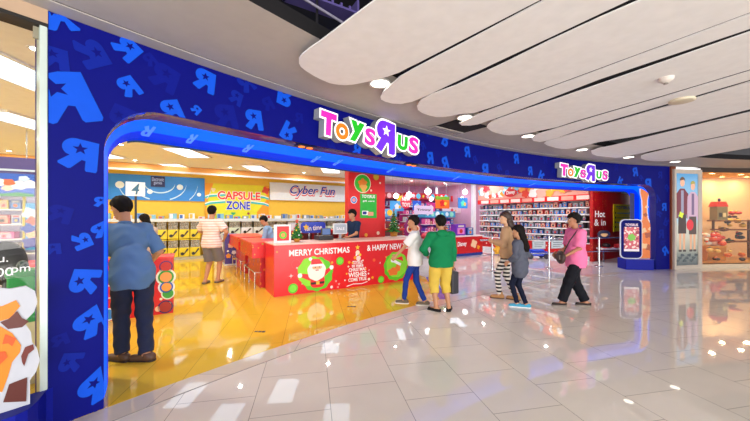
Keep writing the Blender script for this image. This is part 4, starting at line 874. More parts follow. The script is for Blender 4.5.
# pendant lamps
for px, py, v in ((428, 191.5, 8.2), (465, 192, 9.6), (409, 195, 9.4), (462, 199, 11.5), (396, 196, 11.0), (431, 199, 12.0)):
    u = u_at(px, v); z = z_at(px, py, v); t = thing('pendant_lamp', 'glowing round pendant lamp hanging in the far part of the shop', 'pendant lamp', uvM(u, v), 'pendant lamps in the far part of the shop')
    mb = MB(); mb.ball((0, 0, z), (.11, .11, .11), mat('ffffff', .4, emit=5.)); mb.build('globe', t); mb = MB(); mb.tube((0, 0, z+.1), (0, 0, 3.2), .006, mat('d8d8d8', .4), n=6); mb.tube((0, 0, z+.1), (0, 0, z+.16), .03, mat('d8d8d8', .4)); mb.build('cord', t)

# ---------------- steel queue rail at the entrance ----------------
qa, qb = gp(480, 271.5), gp(637, 264.5); qd = (qb-qa).normalized(); QL = (qb-qa).length; Mq = frame(qa, qd)
t = thing('queue_rail', 'steel queue rail with two grey notice plates at the shop entrance', 'rail', Mq)
mb = MB(); mb.tube((0, 0, .86), (QL, 0, .86), .022, m_steel); mb.build('top_rail', t); mb = MB(); mb.tube((0, 0, .45), (QL, 0, .45), .015, m_steel); mb.build('lower_rail', t)
def qx(px): k = (px-375)/F; return (qa.x-k*qa.y)/(k*qd.y-qd.x)
for px in (492, 549, 599, 634): mb = MB(); mb.tube((qx(px), 0, .012), (qx(px), 0, .95), .026, m_steel); mb.lathe([(0, .012), (.11, .012), (.12, 0)], m_steel, (qx(px), 0, 0)); mb.build('post', t)
for px in (538, 556.5):
    mb = MB(); mb.box((qx(px)-.22, -.04, .58), (qx(px)+.22, -.025, .82), mat('a8b0b4', .4)); mb.box((qx(px)-.2, -.043, .6), (qx(px)+.2, -.04, .8), mat('ccd4d6', .4))
    for i in range(3): mb.box((qx(px)-.16, -.046, .635+i*.055), (qx(px)+.15-.05*(i == 0), -.043, .655+i*.055), mat('707a80', .5))
    mb.build('notice_plate', t)
# low table by the red wall
t = thing('low_table', 'low white display table in front of the red wall', 'table', frame(gp(604, 262.6)+Vector((-.02, 0, 0)), (1, .12, 0)))
mb = MB(); mb.box((0, 0, .42), (.98, .3, .47), mat('e8e0e4', .35)); mb.build('tabletop', t, bevel=.004)
for x in (.03, .93):
    for y in (.03, .25): mb = MB(); mb.box((x, y, 0), (x+.03, y+.03, .42), m_steel); mb.build('leg', t)
M0 = frame(gp(604, 262.6)+Vector((-.02, 0, 0)), (1, .12, 0))
for x, c, w, lb in ((.1, '24161c', .26, 'dark red toy helmet on the low white table'), (.55, 'c8202c', .22, 'red rounded toy on the low white table')):
    mb = MB(); mb.ball((x+w/2, .14, .47+w*.32), (w/2, .12, w*.32), mat(c, .3)); mb.box((x, .05, .471), (x+w, .2, .5), mat('c8202c', .4)); o = mb.build('toy_helmet', None, M0); tag(o, lb, 'toy')
t = thing('oval_sign', 'dark oval sign clipped on the queue rail by the red panel', 'sign', frame(gp(601, 266.6), (1, .05, 0)))
mb = MB(); mb.plate(blob(.07, .98, .2, 2, .0, 32, 0, .12), .02, mat('14163c', .3), -.04); mb.plate(blob(.07, .96, .11, 3, .1, 32, 0, .05), .003, mat('d8a870', .4), -.045); mb.build('board', t)

# posters on the red wall
Mw = uvM(uh1, 5.34); xw = lambda px: u_at(px, 5.34)-uh1; zp = lambda px, py: z_at(px, py, 5.34)
t = thing('yellow_notice_board', 'yellow notice board with blue print on the red wall', 'notice board', Mw)
mb = MB(); a, b, z0, z1 = xw(613), xw(630.5), zp(622, 231), zp(622, 204.5); mb.box((a, -.03, z0), (b, 0, z1), mat('f0dc1c', .4)); mb.build('board', t)
mb = MB(); add_text(mb, 'TOYSRUS', (a+b)/2, z1-.12, (b-a)*.8, .11, mat('2c3a90', .4), -.034, .03)
for i in range(4): mb.disc((a+.12, z1-.32-i*.17), .04, mat('2c3040', .4), .003, -.034); mb.box((a+.22, -.033, z1-.345-i*.17), (b-.08, -.03, z1-.31-i*.17), mat(('6a9ac8', '9ab04a')[i % 2], .4))
mb.build('print', t)
t = thing('paper_notice', 'small white notice near the top of the red wall', 'notice', Mw); mb = MB(); a, b, z0, z1 = xw(621.5), xw(628), zp(625, 193.5), zp(625, 187); mb.box((a, -.008, z0), (b, 0, z1), mat('eceaf0', .4)); mb.box((a+.05, -.01, z0+.06), (b-.05, -.008, z1-.06), mat('d86a78', .4)); mb.build('sheet', t)

# ---------------- promotional plinths with standees ----------------
m_pl = mat('0a1896', .5, spec=.2, key='plinth_blue')
pa, pb = gp(626, 269.6), gp(654, 270.3); Mp = frame(pa, pb-pa); PL = (pb-pa).length
t = thing('display_plinth', 'low blue plinth at the right end of the shop entrance', 'plinth', Mp); mb = MB(); mb.box((0, 0, 0), (PL, .42, .29), m_pl); mb.build('base', t, bevel=.01)
mb = MB(); mb.box((.0, .0, .29), (PL, .42, .30), mat('1c38b8', .25)); mb.build('top', t)
def mp(px, py): k = (px-375)/F; d = (pb-pa).normalized(); q = pa+Vector((-d.y, d.x, 0))*.12; s = (q.x-k*q.y)/(k*d.y-d.x); return s, EYE+(HY-py)/F*(q+d*s).y
t = thing('phone_standee', 'navy phone-shaped standee with a patterned pink screen', 'standee', Mp)
x0, z0 = mp(621, 260); x1, z1 = mp(641.5, 220); z0 = .302
mb = MB(); mb.plate(rrect(x0-.02, z0, x1+.02, z1+.02, .13, 8), .03, mat('e4e6f0', .4), .12); mb.build('backing', t)
mb = MB(); mb.plate(rrect(x0, z0+.02, x1, z1, .12, 8), .01, mat('10166c', .6, spec=.1), .109); mb.build('face', t)
w, h = x1-x0, z1-z0; mb = MB(); mb.plate(rrect(x0+w*.13, z0+h*.19, x1-w*.13, z0+h*.82, .02), .004, spots_mat('screen_icons', 'd85a68', 'f8e0d8', 14, .42, .4, 'a83048'), .104); mb.plate(blob((x0+x1)/2, z0+h*.55, .1, 6, .12), .004, mat('7ac83c', .4), .099)
mb.box((x0+w*.13, .100, z0+h*.19), (x1-w*.13, .104, z0+h*.25), mat('f0e8f0', .4)); mb.build('screen', t)
mb = MB(); add_text(mb, 'TOYSRUS', (x0+x1)/2, z0+h*.875, w*.62, .075, mat('f4d8e8', .4), .104, .04); mb.build('lettering', t)
t = thing('orange_standee', 'wavy orange cut-out standee with a white edge beside the phone standee', 'standee', Mp)
def wavy(x0, x1, z0, z1, g=0.):
    L = [(0, .0), (.02, .12), (-.03, .22), (.05, .32), (.06, .42), (.28, .5), (.3, .62), (.26, .74), (.12, .84), (.1, .93), (.3, .99)]; Rr = [(.62, 1.), (.78, .93), (.74, .84), (.62, .74), (.6, .6), (.68, .5), (.95, .42), (1.03, .34), (.95, .25), (1.02, .14), (.98, .0)]
    P = [(x0+(x1-x0)*a, z0+(z1-z0)*b) for a, b in L+Rr]; return [(x+(g if i >= len(L) else -g), z+(g if z > z0+.05 else 0)) for i, (x, z) in enumerate(P)]
xa, _ = mp(640, 260); xb, zb_ = mp(654.5, 180); 
mb = MB(); mb.plate(wavy(xa+.05, xb, .302, zb_, .025), .02, mat('efe6e0', .4), .24); mb.build('backing', t)
mb = MB(); mb.plate(wavy(xa+.05, xb, .31, zb_), .006, mat('ee7a22', .4), .232)
for i, (fx, fz_, r) in enumerate(((.45, .9, .05), (.5, .66, .04), (.42, .56, .05), (.3, .36, .07), (.6, .3, .08), (.35, .16, .08), (.7, .14, .09), (.75, .38, .05))): mb.plate(blob(xa+.05+(xb-xa)*fx, .3+(zb_-.3)*fz_, r, 4, .2, 24, i), .003, mat(('a8481c', 'f4c890')[i % 2], .4), .228)
mb.build('face', t)

# left plinth and standee in front of the window glass
m_g = glass_mat()
c0 = gp(20, 417, .0); a0 = a_of(53); mb = MB(); n = 24; top = []
aL = math.radians(147); P = [fp(a0+.002-(0 if i else 0)+(aL-a0)*i/n, -.27+.25*max(0, 1-i/3.)**2) for i in range(n+1)]; Q = [fp(a0+(aL-a0)*i/n, -.0) for i in range(n, -1, -1)]
o = poly_floor('display_plinth', [(p.x, p.y) for p in P+Q], m_pl, .29, .288, 'thing'); tag(o, 'curved blue plinth in front of the left window glass', 'plinth')
Mst = frame(fp(a_of(43, -.17), -.17, .292), fp(a_of(20, -.17), -.17)*-1+fp(a_of(43, -.17), -.17)); Mi = Mst.inverted()
def sp_(px, py):
    n_ = Mst.to_3x3() @ Vector((0, 1, 0)); o_ = Mst.translation; r_ = Vector(((px-375)/F, 1, (HY-py)/F)); t_ = (o_-Vector((0, 0, EYE))).dot(n_)/r_.dot(n_); q = Mi @ (Vector((0, 0, EYE))+r_*t_); return (q.x, q.z)
t = thing('cutout_standee', 'white-edged cut-out standee with orange and brown shapes by the left window', 'standee', Mst)
out_ = [(-60, 401), (-60, 288), (-20, 286), (10, 289), (26, 286), (35, 291), (37.5, 302), (34, 312), (24, 322), (31, 332), (32, 342), (37, 348), (40, 360), (36, 372), (30, 380), (30, 388), (30, 396)]
op = [sp_(*p) for p in out_]; op[0] = (op[0][0], 0); op[-1] = (op[-1][0], 0); mb = MB(); mb.plate(op, .025, mat('c4c8d2', .5), 0); mb.build('backing', t)
mb = MB()
for k_, (c, pl) in enumerate((('ea8a1e', [(-50, 380), (-50, 322), (0, 326), (12, 333), (21, 345), (20, 352), (12, 362), (8, 376), (2, 392)]), ('ea8a1e', [(-50, 312), (2, 306), (16, 300), (20, 306), (10, 318), (0, 321), (-50, 322)]), ('5a1e14', [(0, 322), (8, 319), (17, 311), (22, 318), (29, 321), (22, 327), (8, 329)]),
    ('6a2016', [(22, 362), (21, 356), (25, 347), (33, 344), (34, 349), (28, 354), (24, 366)]), ('5a1e14', [(9, 384), (27, 377), (26, 401), (3, 402)]), ('e85a20', [(5, 334), (16, 338), (12, 346), (8, 343), (2, 344)]), ('e85a20', [(-2, 352), (5, 351), (7, 357), (0, 364)]))):
    mb.plate([sp_(*p) for p in pl], .003, mat(c, .4), -.004-.001*k_)
mb.build('printed_shapes', t)

# ---------------- left shop window ----------------
aG = a_of(39.5); aE = math.radians(152)
mb = MB(); mb.add([fp(aG, .06, .06), fp(aG, .06, 2.84), fp(aE, .06, 2.84), fp(aE, .06, .06)], [], m_g)
N_ = 10
for i in range(N_):
    a, b = aG+(aE-aG)*i/N_, aG+(aE-aG)*(i+1)/N_; mb.add([fp(a, .06, .06), fp(b, .06, .06), fp(b, .06, 2.84), fp(a, .06, 2.84)], [(0, 1, 2, 3)], m_g, True)
w1 = mb.build('window_1'); tag(w1, 'tall shop window glass left of the blue front', kind='structure')
m_al = mat('a9c0b8', .3, .35, key='frame_alu')
mb = MB(); mb.box((0, 0, 0), ((a_of(39.5)-A0)*R, .13, 2.85), m_al, fframe(a_of(39.5), -.0)); mb.box((.0, -.012, 0), (.035, 0, 2.85), mat('d4e4de', .3, .3), fframe(a_of(39.5), -.0)); mb.build('window_frame', w1)
mb = MB()
for z0, z1, m, o_ in ((2.85, ZC, mat('b59a80', .5), -.01), (2.83, 2.855, mat('15120f', .6), -.014), (0, .07, m_al, 0)):
    for i in range(N_): a, b = A0+(aE-A0)*i/N_, A0+(aE-A0)*(i+1)/N_; mb.add([fp(a, o_, z0), fp(b, o_, z0), fp(b, o_, z1), fp(a, o_, z1), fp(a, .14, z0), fp(b, .14, z0)], [(0, 1, 2, 3), (4, 5, 1, 0)], m)
mb.build('window_head', w1)
def on_glass(px, py, s, w):
    a = a_of(px, .055); mb = MB(); add_text(mb, s, 0, 0, w, 0, m_w, -.002, .0); return mb.build('window_lettering', w1, fframe(a, .055, fz(px, py, .055)))
on_glass(3, 259.5, 'u.', .045); on_glass(4.5, 272, '00', .075); on_glass(21, 270.5, 'pm', .085)
mb = MB(); a = a_of(39, .055); mb.box((-.03, -.02, -.05), (.01, 0, .05), mat('8a8470', .5)); o = mb.build('door_sensor', None, fframe(a, .055, fz(39, 33, .055))); tag(o, 'small grey sensor on the left window frame near the top', 'sensor')
# black chair and green bin behind the glass
def at(px, d): return Vector(((px-375)/F*d, d, 0))
t = thing('office_chair', 'black round-backed chair just behind the left window', 'chair', Matrix.Translation(at(5, 3.0)) @ Matrix.Rotation(.9, 4, 'Z'))
mb = MB(); mb.ball((0, 0, 1.06), (.15, .04, .21), mat('24201e', .6)); mb.build('backrest', t); mb = MB(); mb.tube((0, 0, .5), (0, 0, .95), .02, mat('5a5a5a', .4)); mb.tube((0, .2, .06), (0, .2, .42), .025, mat('5a5a5a', .4)); mb.tube((0, 0, .5), (0, .2, .42), .02, mat('5a5a5a', .4)); mb.build('frame', t)
mb = MB(); mb.lathe([(0, .42), (.2, .42), (.22, .46), (.2, .5), (0, .5)], mat('24201e', .6), (0, .2, 0)); mb.build('seat', t); mb = MB(); mb.lathe([(0, .06), (.05, .06), (.24, .02), (.24, 0)], mat('3a3a3a', .4), (0, .2, 0)); mb.build('base', t)
t = thing('green_bin', 'green plastic bin with a white label behind the left window', 'bin', Matrix.Translation(at(26, 2.85)) @ Matrix.Rotation(.8, 4, 'Z')); mb = MB(); mb.box((-.11, -.09, .56), (.11, .09, .99), mat('12a03c', .35)); mb.box((-.12, -.10, .97), (.12, .10, 1.03), mat('0e8a34', .35)); mb.build('tub', t, bevel=.012)
mb = MB(); mb.box((-.08, -.098, .68), (.04, -.091, .86), mat('dceee0', .4)); mb.box((-.06, -.1, .8), (.02, -.097, .83), mat('3a7a5a', .4)); mb.build('label', t); mb = MB(); mb.ball((-.02, 0, 1.06), (.04, .04, .05), mat('14342a', .4)); mb.tube((-.02, 0, 1.06), (-.02, -.06, 1.09), .015, mat('14342a', .4)); mb.build('lid_spout', t)
mb = MB(); mb.box((-.1, -.08, 0), (.1, .08, .56), mat('e8d8a0', .5)); mb.build('stand', t)
# toy shelving seen through the left glass
vL = 8.6; uL0, uL1 = u_at(-40, vL), u_at(38.5, vL); wL = uL1-uL0
M = uvM(uL0, vL); t = thing('window_shelving', 'white toy shelving seen through the left window', 'shelving', M); zl = lambda py: z_at(20, py, vL)
mb = MB(); mb.box((0, .4, 0), (wL, .44, 2.1), mat('cfc8e0', .5)); mb.build('back_panel', t)
rn = random.Random(12)
for i in range(6):
    z = .25+i*.28; mb = MB(); mb.box((0, 0, z-.025), (wL, .4, z), mat('e8ecf2', .4)); mb.build('shelf_board', t)
    if i > 0: stock(M, .03, wL*.78, z+.001, .13, .2, ('pink', 'white', 'blue', 'violet', 'red', 'yellow'), 'on the shelving behind the left window', rn, maxn=12)
mb = MB(); mb.box((wL*.80, -.06, .9), (wL*.83, .0, 2.05), mat('c8b428', .4)); mb.build('yellow_upright', t)
t = thing('blue_poster_panel', 'blue pictorial panel at the right end of the window shelving', 'poster', M); mb = MB(); mb.box((wL*.84, -.06, zl(250)), (wL, -.02, zl(203)), mat('4aa0d8', .4)); mb.build('board', t)
mb = MB()
for i, (x, z, r, c) in enumerate(((.9, .78, .10, 'e8f0f8'), (.93, .62, .08, 'c86a5a'), (.88, .45, .09, '2c4ab0'), (.95, .3, .09, 'f0b890'), (.9, .15, .1, '3a3aa0'))): mb.plate(blob(wL*x, zl(250)+(zl(203)-zl(250))*z, r, 4, .2, 30, i), .003, mat(c, .4), -.064-.001*i)
mb.build('printed_shapes', t)
t = thing('window_banner', 'long blue banner with white clouds above the window shelving', 'banner', uvM(uL0, vL-.12)); mb = MB(); mb.box((0, -.1, zl(197)), (wL+.0, -.04, zl(175)), mat('1c5ac8', .4)); mb.build('board', t)
mb = MB()
for i, (x, z, r, c) in enumerate(((.95, .55, .09, 'f4f8ff'), (.8, .5, .10, 'f4f8ff'), (.87, .8, .06, 'c8e0f8'), (.66, .6, .08, 'e86a3a'), (.66, .35, .06, 'f0c8a8'), (.5, .6, .1, 'f4f8ff'))): mb.plate(blob(wL*x, zl(197)+(zl(175)-zl(197))*z, r*1.2, 5, .1, 30, i, r*.8), .003, mat(c, .4), -.104-.001*i)
mb.plate([(0, zl(197)), (wL, zl(197)), (wL, zl(194.5)), (wL*.8, zl(193)), (wL*.6, zl(194.5)), (wL*.3, zl(193)), (0, zl(194))], .003, mat('2c8a48', .4), -.104); mb.build('cloud_print', t)
t = thing('violet_bulkhead', 'violet bulkhead with a pale rail above the cloud banner', 'bulkhead', uvM(uL0, vL+.1)); mb = MB(); mb.box((0, 0, zl(174)), (wL, .06, zl(157)), mat('5a4a8c', .4)); mb.build('fascia', t); mb = MB(); mb.box((0, -.03, zl(171)), (wL, .0, zl(169)), mat('d8e4f0', .4)); mb.build('rail', t)
for x in (.2, wL-.2): mb = MB(); mb.tube((x, .03, zl(157)), (x, .03, 3.2), .01, m_steel); mb.build('hanging_rod', t)

# ---------------- the neighbouring shop on the right ----------------
aW = a_of(674.5); m_wood = mat('7a3c1c', .35, key='wood_strip')
mb = MB()
mb.box((0, -.04, 0), ((A1-aW)*R, .3, ZC), m_wood, fframe(A1, 0)); o = mb.build('trim_6'); tag(o, 'dark reddish wood strip at the right end of the blue front', kind='structure')
aB = a_of(703.3, -.1); Mx = fframe(a_of(674.7, -.1), -.1); wB = (a_of(674.7, -.1)-aB)*R
bx = lambda px: (a_of(674.7, -.1)-a_of(px, -.1))*R
bz = lambda py: fz(688, py, -.1)
t = thing('poster_lightbox', 'tall backlit beach poster in a pale frame between the shops', 'lightbox', Mx)
mb = MB(); zt = bz(169.5)
for lo, hi in (((0, 0, 0), (wB, .3, bz(265.3))), ((0, 0, bz(173.6)), (wB, .3, zt)), ((0, 0, bz(265.3)), (bx(676.6), .3, bz(173.6))), ((bx(699.3), 0, bz(265.3)), (wB, .3, bz(173.6)))): mb.box(lo, hi, mat('c9bdb0', .35))
mb.build('frame', t)
x0, x1, z0, z1 = bx(676.6), bx(699.3), bz(265.3), bz(173.6); h = z1-z0; w = x1-x0
def mpos(name, stops):
    m = bpy.data.materials.new(name); m.use_nodes = True; N = m.node_tree.nodes; L = m.node_tree.links; b = N['Principled BSDF']; tc = N.new('ShaderNodeTexCoord'); sx = N.new('ShaderNodeSeparateXYZ'); mr = N.new('ShaderNodeMapRange'); rp = N.new('ShaderNodeValToRGB')
    mr.inputs[1].default_value = z0; mr.inputs[2].default_value = z1; L.new(tc.outputs['Object'], sx.inputs[0]); L.new(sx.outputs['Z'], mr.inputs[0]); L.new(mr.outputs[0], rp.inputs[0])
    e = rp.color_ramp.elements; e[0].position = stops[0][0]; e[0].color = (*srgb(stops[0][1]), 1); e[1].position = stops[-1][0]; e[1].color = (*srgb(stops[-1][1]), 1)
    for p, c in stops[1:-1]: q = e.new(p); q.color = (*srgb(c), 1)
    b.inputs['Base Color'].default_value = (.02, .02, .02, 1); L.new(rp.outputs[0], b.inputs['Emission Color']); b.inputs['Emission Strength'].default_value = .85; b.inputs['Roughness'].default_value = .1; return m
mb = MB(); mb.box((x0, .02, z0), (x1, .03, z1), mpos('beach_print', [(0, '4a5458'), (.1, '78807c'), (.17, 'a8a898'), (.3, 'd8d0b8'), (.42, 'd8d8c8'), (.5, 'b8dcec'), (.8, '8ecaf0'), (1, '6ab4ec')])); mb.build('printed_sheet', t)
mb = MB(); E_ = lambda c: mat(c, .4, emit=.55)
def kid(cx, s, hat, top, mid, shorts):
    g = z0+h*.16
    for q in (-1, 1): mb.plate([(cx+q*.075*s-.03, g), (cx+q*.075*s+.035, g), (cx+q*.07*s+.04, g+h*.2*s), (cx+q*.07*s-.04, g+h*.2*s)], .002, E_('c89878'), .016); mb.plate(rrect(cx+q*.08*s-.05, g-.03, cx+q*.08*s+.06, g+.03, .02), .002, E_('3a3030'), .014)
    mb.plate([(cx-.15*s, g+h*.19*s), (cx+.15*s, g+h*.19*s), (cx+.14*s, g+h*.42*s), (cx-.14*s, g+h*.42*s)], .002, E_(shorts), .014)
    mb.plate([(cx-.15*s, g+h*.40*s), (cx+.15*s, g+h*.40*s), (cx+.2*s, g+h*.64*s), (cx+.08*s, g+h*.69*s), (cx-.08*s, g+h*.69*s), (cx-.2*s, g+h*.64*s)], .002, E_(top), .012)
    mb.plate([(cx-.05*s, g+h*.42*s), (cx+.05*s, g+h*.42*s), (cx+.05*s, g+h*.67*s), (cx-.05*s, g+h*.67*s)], .002, E_(mid), .010)
    for q in (-1, 1): mb.plate([(cx+q*.19*s-.03, g+h*.36*s), (cx+q*.19*s+.03, g+h*.36*s), (cx+q*.19*s+.035, g+h*.64*s), (cx+q*.19*s-.035, g+h*.64*s)], .002, E_(top), .013)
    mb.disc((cx, g+h*.755*s), .085*s, E_('d8a488'), .002, .010, rz=.115*s)
    mb.plate([(cx+.1*s*cos(a), g+h*.775*s+.12*s*sin(a)) for a in [pi*i/12-.15 for i in range(13)]]+[(cx-.07*s, g+h*.78*s), (cx+.07*s, g+h*.79*s)], .002, E_(hat), .008)
kid(x0+w*.28, .98, '5a4436', '6a2c38', '8a8aa0', '3a2c28'); kid(x0+w*.76, .93, '9a9448', 'b89ab0', '6a5878', '4a3a34')
mb.disc((x0+w*.62, z0+h*.44), .13, E_('c82a34'), .002, .006, rz=.16); mb.plate(blob(x0+w*.22, z0+h*.55, .08, 4, .2), .002, E_('c8d83c'), .006)
for i in range(9): mb.plate(blob(x0+w*(.08+.105*i), z0+h*(.05+.03*(i % 3)), .07, 3, .2, 24, i, .04), .002, E_('3a4448'), .0175)
mb.build('printed_figures', t)
# window, interior
aV = math.radians(84); aS = aB-.001; m_in = mat('e6bc8c', .6, key='warm_wall')
mb = MB(); N2 = 12
for i in range(N2): a, b = aS+(aV-aS)*i/N2, aS+(aV-aS)*(i+1)/N2; mb.add([fp(a, 0, .1), fp(b, 0, .1), fp(b, 0, 2.82), fp(a, 0, 2.82)], [(0, 1, 2, 3)], m_g, True)
w2 = mb.build('window_2'); tag(w2, 'wide window glass of the warmly lit neighbouring shop', kind='structure')
mb = MB()
for z0_, z1_, m, o_ in ((2.82, ZC, mat('3a2c22', .5), -.02), (0, .1, mat('dccab0', .35), -.02)):
    for i in range(N2): a, b = aS+(aV-aS)*i/N2, aS+(aV-aS)*(i+1)/N2; mb.add([fp(a, o_, z0_), fp(b, o_, z0_), fp(b, o_, z1_), fp(a, o_, z1_), fp(a, .2, z1_), fp(b, .2, z1_)], [(0, 1, 2, 3), (3, 2, 5, 4)], m)
mb.build('window_frame', w2)
mb = MB()
for i in range(N2):
    a, b = aS+(aV-aS)*i/N2, aS+(aV-aS)*(i+1)/N2
    mb.add([fp(a, 1.9, 0), fp(b, 1.9, 0), fp(b, 1.9, 2.9), fp(a, 1.9, 2.9)], [(0, 1, 2, 3)], m_in); mb.add([fp(a, .05, 2.9), fp(b, .05, 2.9), fp(b, 1.9, 2.9), fp(a, 1.9, 2.9)], [(3, 2, 1, 0)], m_in); mb.add([fp(a, .03, .1), fp(b, .03, .1), fp(b, 1.9, .1), fp(a, 1.9, .1)], [(0, 1, 2, 3)], mat('d8a060', .3))
for a in (aS+.002, aV): mb.add([fp(a, .05, 0), fp(a, 1.9, 0), fp(a, 1.9, 2.9), fp(a, .05, 2.9)], [(0, 1, 2, 3)], m_in)
o = mb.build('wall_neighbour'); tag(o, 'warm orange interior walls of the neighbouring shop', kind='structure')
def wn(px, off, z=.101): return fframe(a_of(px, off), off, z)
for i, (px, off) in enumerate(((712, .7), (741, .9), (760, 1.5), (722, 1.5))):
    t = thing('downlight', 'warm round downlight in the neighbouring shop window', 'ceiling light', wn(px, off, 2.895), 'warm downlights of the neighbouring shop'); mb = MB(); mb.lathe([(.07, 0), (.09, -.01), (.1, 0)], mat('e8d8c0', .4)); mb.build('trim_ring', t); mb = MB(); mb.lathe([(0, -.003), (.07, -.003)], mat('ffd890', .4, emit=16.)); mb.build('lamp_lens', t)
    ld = bpy.data.lights.new('warm_lamp', 'AREA'); ld.shape = 'DISK'; ld.size = .14; ld.energy = 15; ld.color = (1, .76, .45); lo = bpy.data.objects.new('lamp_light', ld); COL.objects.link(lo); lo.parent = t; lo.location = (0, 0, -.03)
t = thing('wooden_crate', 'pale wooden crate at the left of the neighbouring window', 'crate', wn(709, .7)); mb = MB(); mb.box((-.05, 0, 0), (.62, .5, .46), mat('c8843c', .5)); mb.box((-.05, -.015, .42), (.62, .0, .46), mat('dc9a4c', .5)); mb.build('body', t, bevel=.006)
def heap(name, px, off, z, n, sx, cols, lb, grp, seed, k='toy'):
    rn = random.Random(seed); M = wn(px, off, z)
    for i in range(n):
        mb = MB(); r = rn.uniform(.05, .1); c = cols[i % len(cols)]; mb.ball((0, 0, 0), (r*1.3, r, r*.8), mat(c, .5), 12, 8); mb.ball((r*.8, 0, r*.6), (r*.5, r*.5, r*.5), mat(cols[(i+1) % len(cols)], .5), 10, 6); lvl = i % 3
        o = mb.build(name, None, M @ Matrix.Translation((rn.uniform(-sx, sx), rn.uniform(-.12, .12), .08+.13*lvl)) @ Matrix.Rotation(rn.uniform(0, 3), 4, 'Z')); tag(o, lb, k, grp)
heap('soft_toy', 712, .9, .56, 12, .26, ('e85a34', 'f4c0a0', 'd83a2c', 'f0ece0'), 'red and cream soft toy heaped on the wooden crate', 'soft toys on the crate', 2, 'soft toy')
t = thing('display_stand', 'tiered wooden display stand in the neighbouring shop', 'display stand', wn(733, 1.1))
for k_, (x0_, z_) in enumerate(((-.55, .55), (-.35, .95), (-.45, 1.25))): mb = MB(); mb.box((x0_, 0, z_), (x0_+1.5, .4, z_+.035), mat('7a4420', .5)); mb.build('shelf_board', t)
for x_ in (-.34, .9): mb = MB(); mb.box((x_, .3, 0), (x_+.05, .35, 1.3), mat('5a3418', .5)); mb.build('upright', t)
heap('toy_car', 730, 1.25, .6, 9, .5, ('2c2a30', 'c83a2c', 'd8b43c', '3a4a2c'), 'small dark toy vehicle on the lower stand board', 'toy vehicles on the lower board', 3)
heap('toy_car', 736, 1.25, 1.0, 7, .5, ('5a3a2c', 'e0a83c', '2c2a30'), 'small brown toy vehicle on the middle stand board', 'toy vehicles on the middle board', 4)
heap('toy_car', 731, 1.25, 1.3, 6, .35, ('e8b83c', '3a2c28', 'c8281c'), 'small yellow toy vehicle on the top stand board', 'toy vehicles on the top board', 6)
heap('toy_block', 728, .5, .101, 9, .55, ('3a2c28', 'd86a2c', 'e8c070'), 'small dark toy on the floor of the neighbouring window', 'toys on the window floor', 7)
t = thing('toy_playset', 'red-roofed toy playset standing on the top board', 'playset', wn(722.5, 1.15, 1.5)); mb = MB(); mb.plate([(-.22, .35), (.22, .35), (.13, .52), (-.13, .52)], .25, mat('d8301c', .4)); mb.build('roof', t); mb = MB(); mb.box((-.18, 0, -.1), (.18, .24, .35), mat('8a7a50', .5)); mb.box((-.12, -.004, .0), (-.02, 0, .14), mat('2c2420', .4)); mb.box((.02, -.004, .0), (.12, 0, .14), mat('f0d8a0', .4)); mb.build('house', t); mb = MB(); mb.ball((0, .1, .58), (.04, .04, .06), mat('3a2c60', .4)); mb.build('chimney_pot', t)
# ---------------- people ----------------
def surf(f, lo, hi, h):
    """surface-nets skin of the field f<0, as (verts, quads)"""
    lo = np.array(lo, float); n = np.ceil((np.array(hi)-lo)/h).astype(int)+1
    g = np.stack(np.meshgrid(*[lo[i]+h*np.arange(n[i]) for i in range(3)], indexing='ij'), -1).astype(np.float32)
    v = f(g.reshape(-1, 3)).reshape(n); s = v < 0
    acc = np.zeros((*(n-1), 3)); cnt = np.zeros(n-1)
    for ax in range(3):
        b, c = [k for k in range(3) if k != ax]
        sl0 = [slice(None)]*3; sl1 = [slice(None)]*3; sl0[ax] = slice(0, -1); sl1[ax] = slice(1, None)
        v0, v1 = v[tuple(sl0)], v[tuple(sl1)]; cr = (v0 < 0) != (v1 < 0); t = np.where(cr, v0/np.where(cr, v0-v1, 1), 0)
        base = g[tuple(sl0)].copy().astype(float); base[..., ax] += t*h
        for db in (0, 1):
            for dc in (0, 1):
                q = [slice(None)]*3; q[b] = slice(db, n[b]-1+db); q[c] = slice(dc, n[c]-1+dc); q = tuple(q)
                m = cr[q]; acc += np.where(m[..., None], base[q], 0); cnt += m
    ok = cnt > 0; idx = -np.ones(n-1, int); idx[ok] = np.arange(ok.sum()); V_ = acc[ok]/cnt[ok][:, None]; Fs = []
    for ax in range(3):
        b, c = (ax+1) % 3, (ax+2) % 3
        q0 = [slice(1, -1)]*3; q1 = [slice(1, -1)]*3; q0[ax] = slice(0, n[ax]-1); q1[ax] = slice(1, n[ax])
        a0, a1 = s[tuple(q0)], s[tuple(q1)]; I = np.argwhere(a0 != a1); fl = a0[a0 != a1]
        off = np.ones(3, int); off[ax] = 0; I = I+off
        if len(I) == 0: continue
        eb = np.eye(3, dtype=int)[b]; ec = np.eye(3, dtype=int)[c]
        Q = np.stack([idx[tuple((I-eb-ec).T)], idx[tuple((I-ec).T)], idx[tuple(I.T)], idx[tuple((I-eb).T)]], 1)
        Q[~fl] = Q[~fl][:, ::-1]; Fs.append(Q)
    return V_, np.concatenate(Fs)
def cap(p, a, b, ra, rb):
    a = np.array(a, np.float32); b = np.array(b, np.float32); d = b-a; t = np.clip(((p-a)@d)/(d@d+1e-9), 0, 1)
    return np.linalg.norm(p-a-t[:, None]*d, axis=1)-(ra+(rb-ra)*t)
def ell(p, c, r, Rm=None):
    q = p-np.array(c, np.float32)
    if Rm is not None: q = q@np.array(Rm, np.float32)
    r = np.array(r, np.float32); k0 = np.linalg.norm(q/r, axis=1); k1 = np.linalg.norm(q/(r*r), axis=1)+1e-9
    return k0*(k0-1)/k1
def smin(a, b, k=.03):
    h = np.clip(.5+.5*(b-a)/k, 0, 1); return b+(a-b)*h-k*h*(1-h)
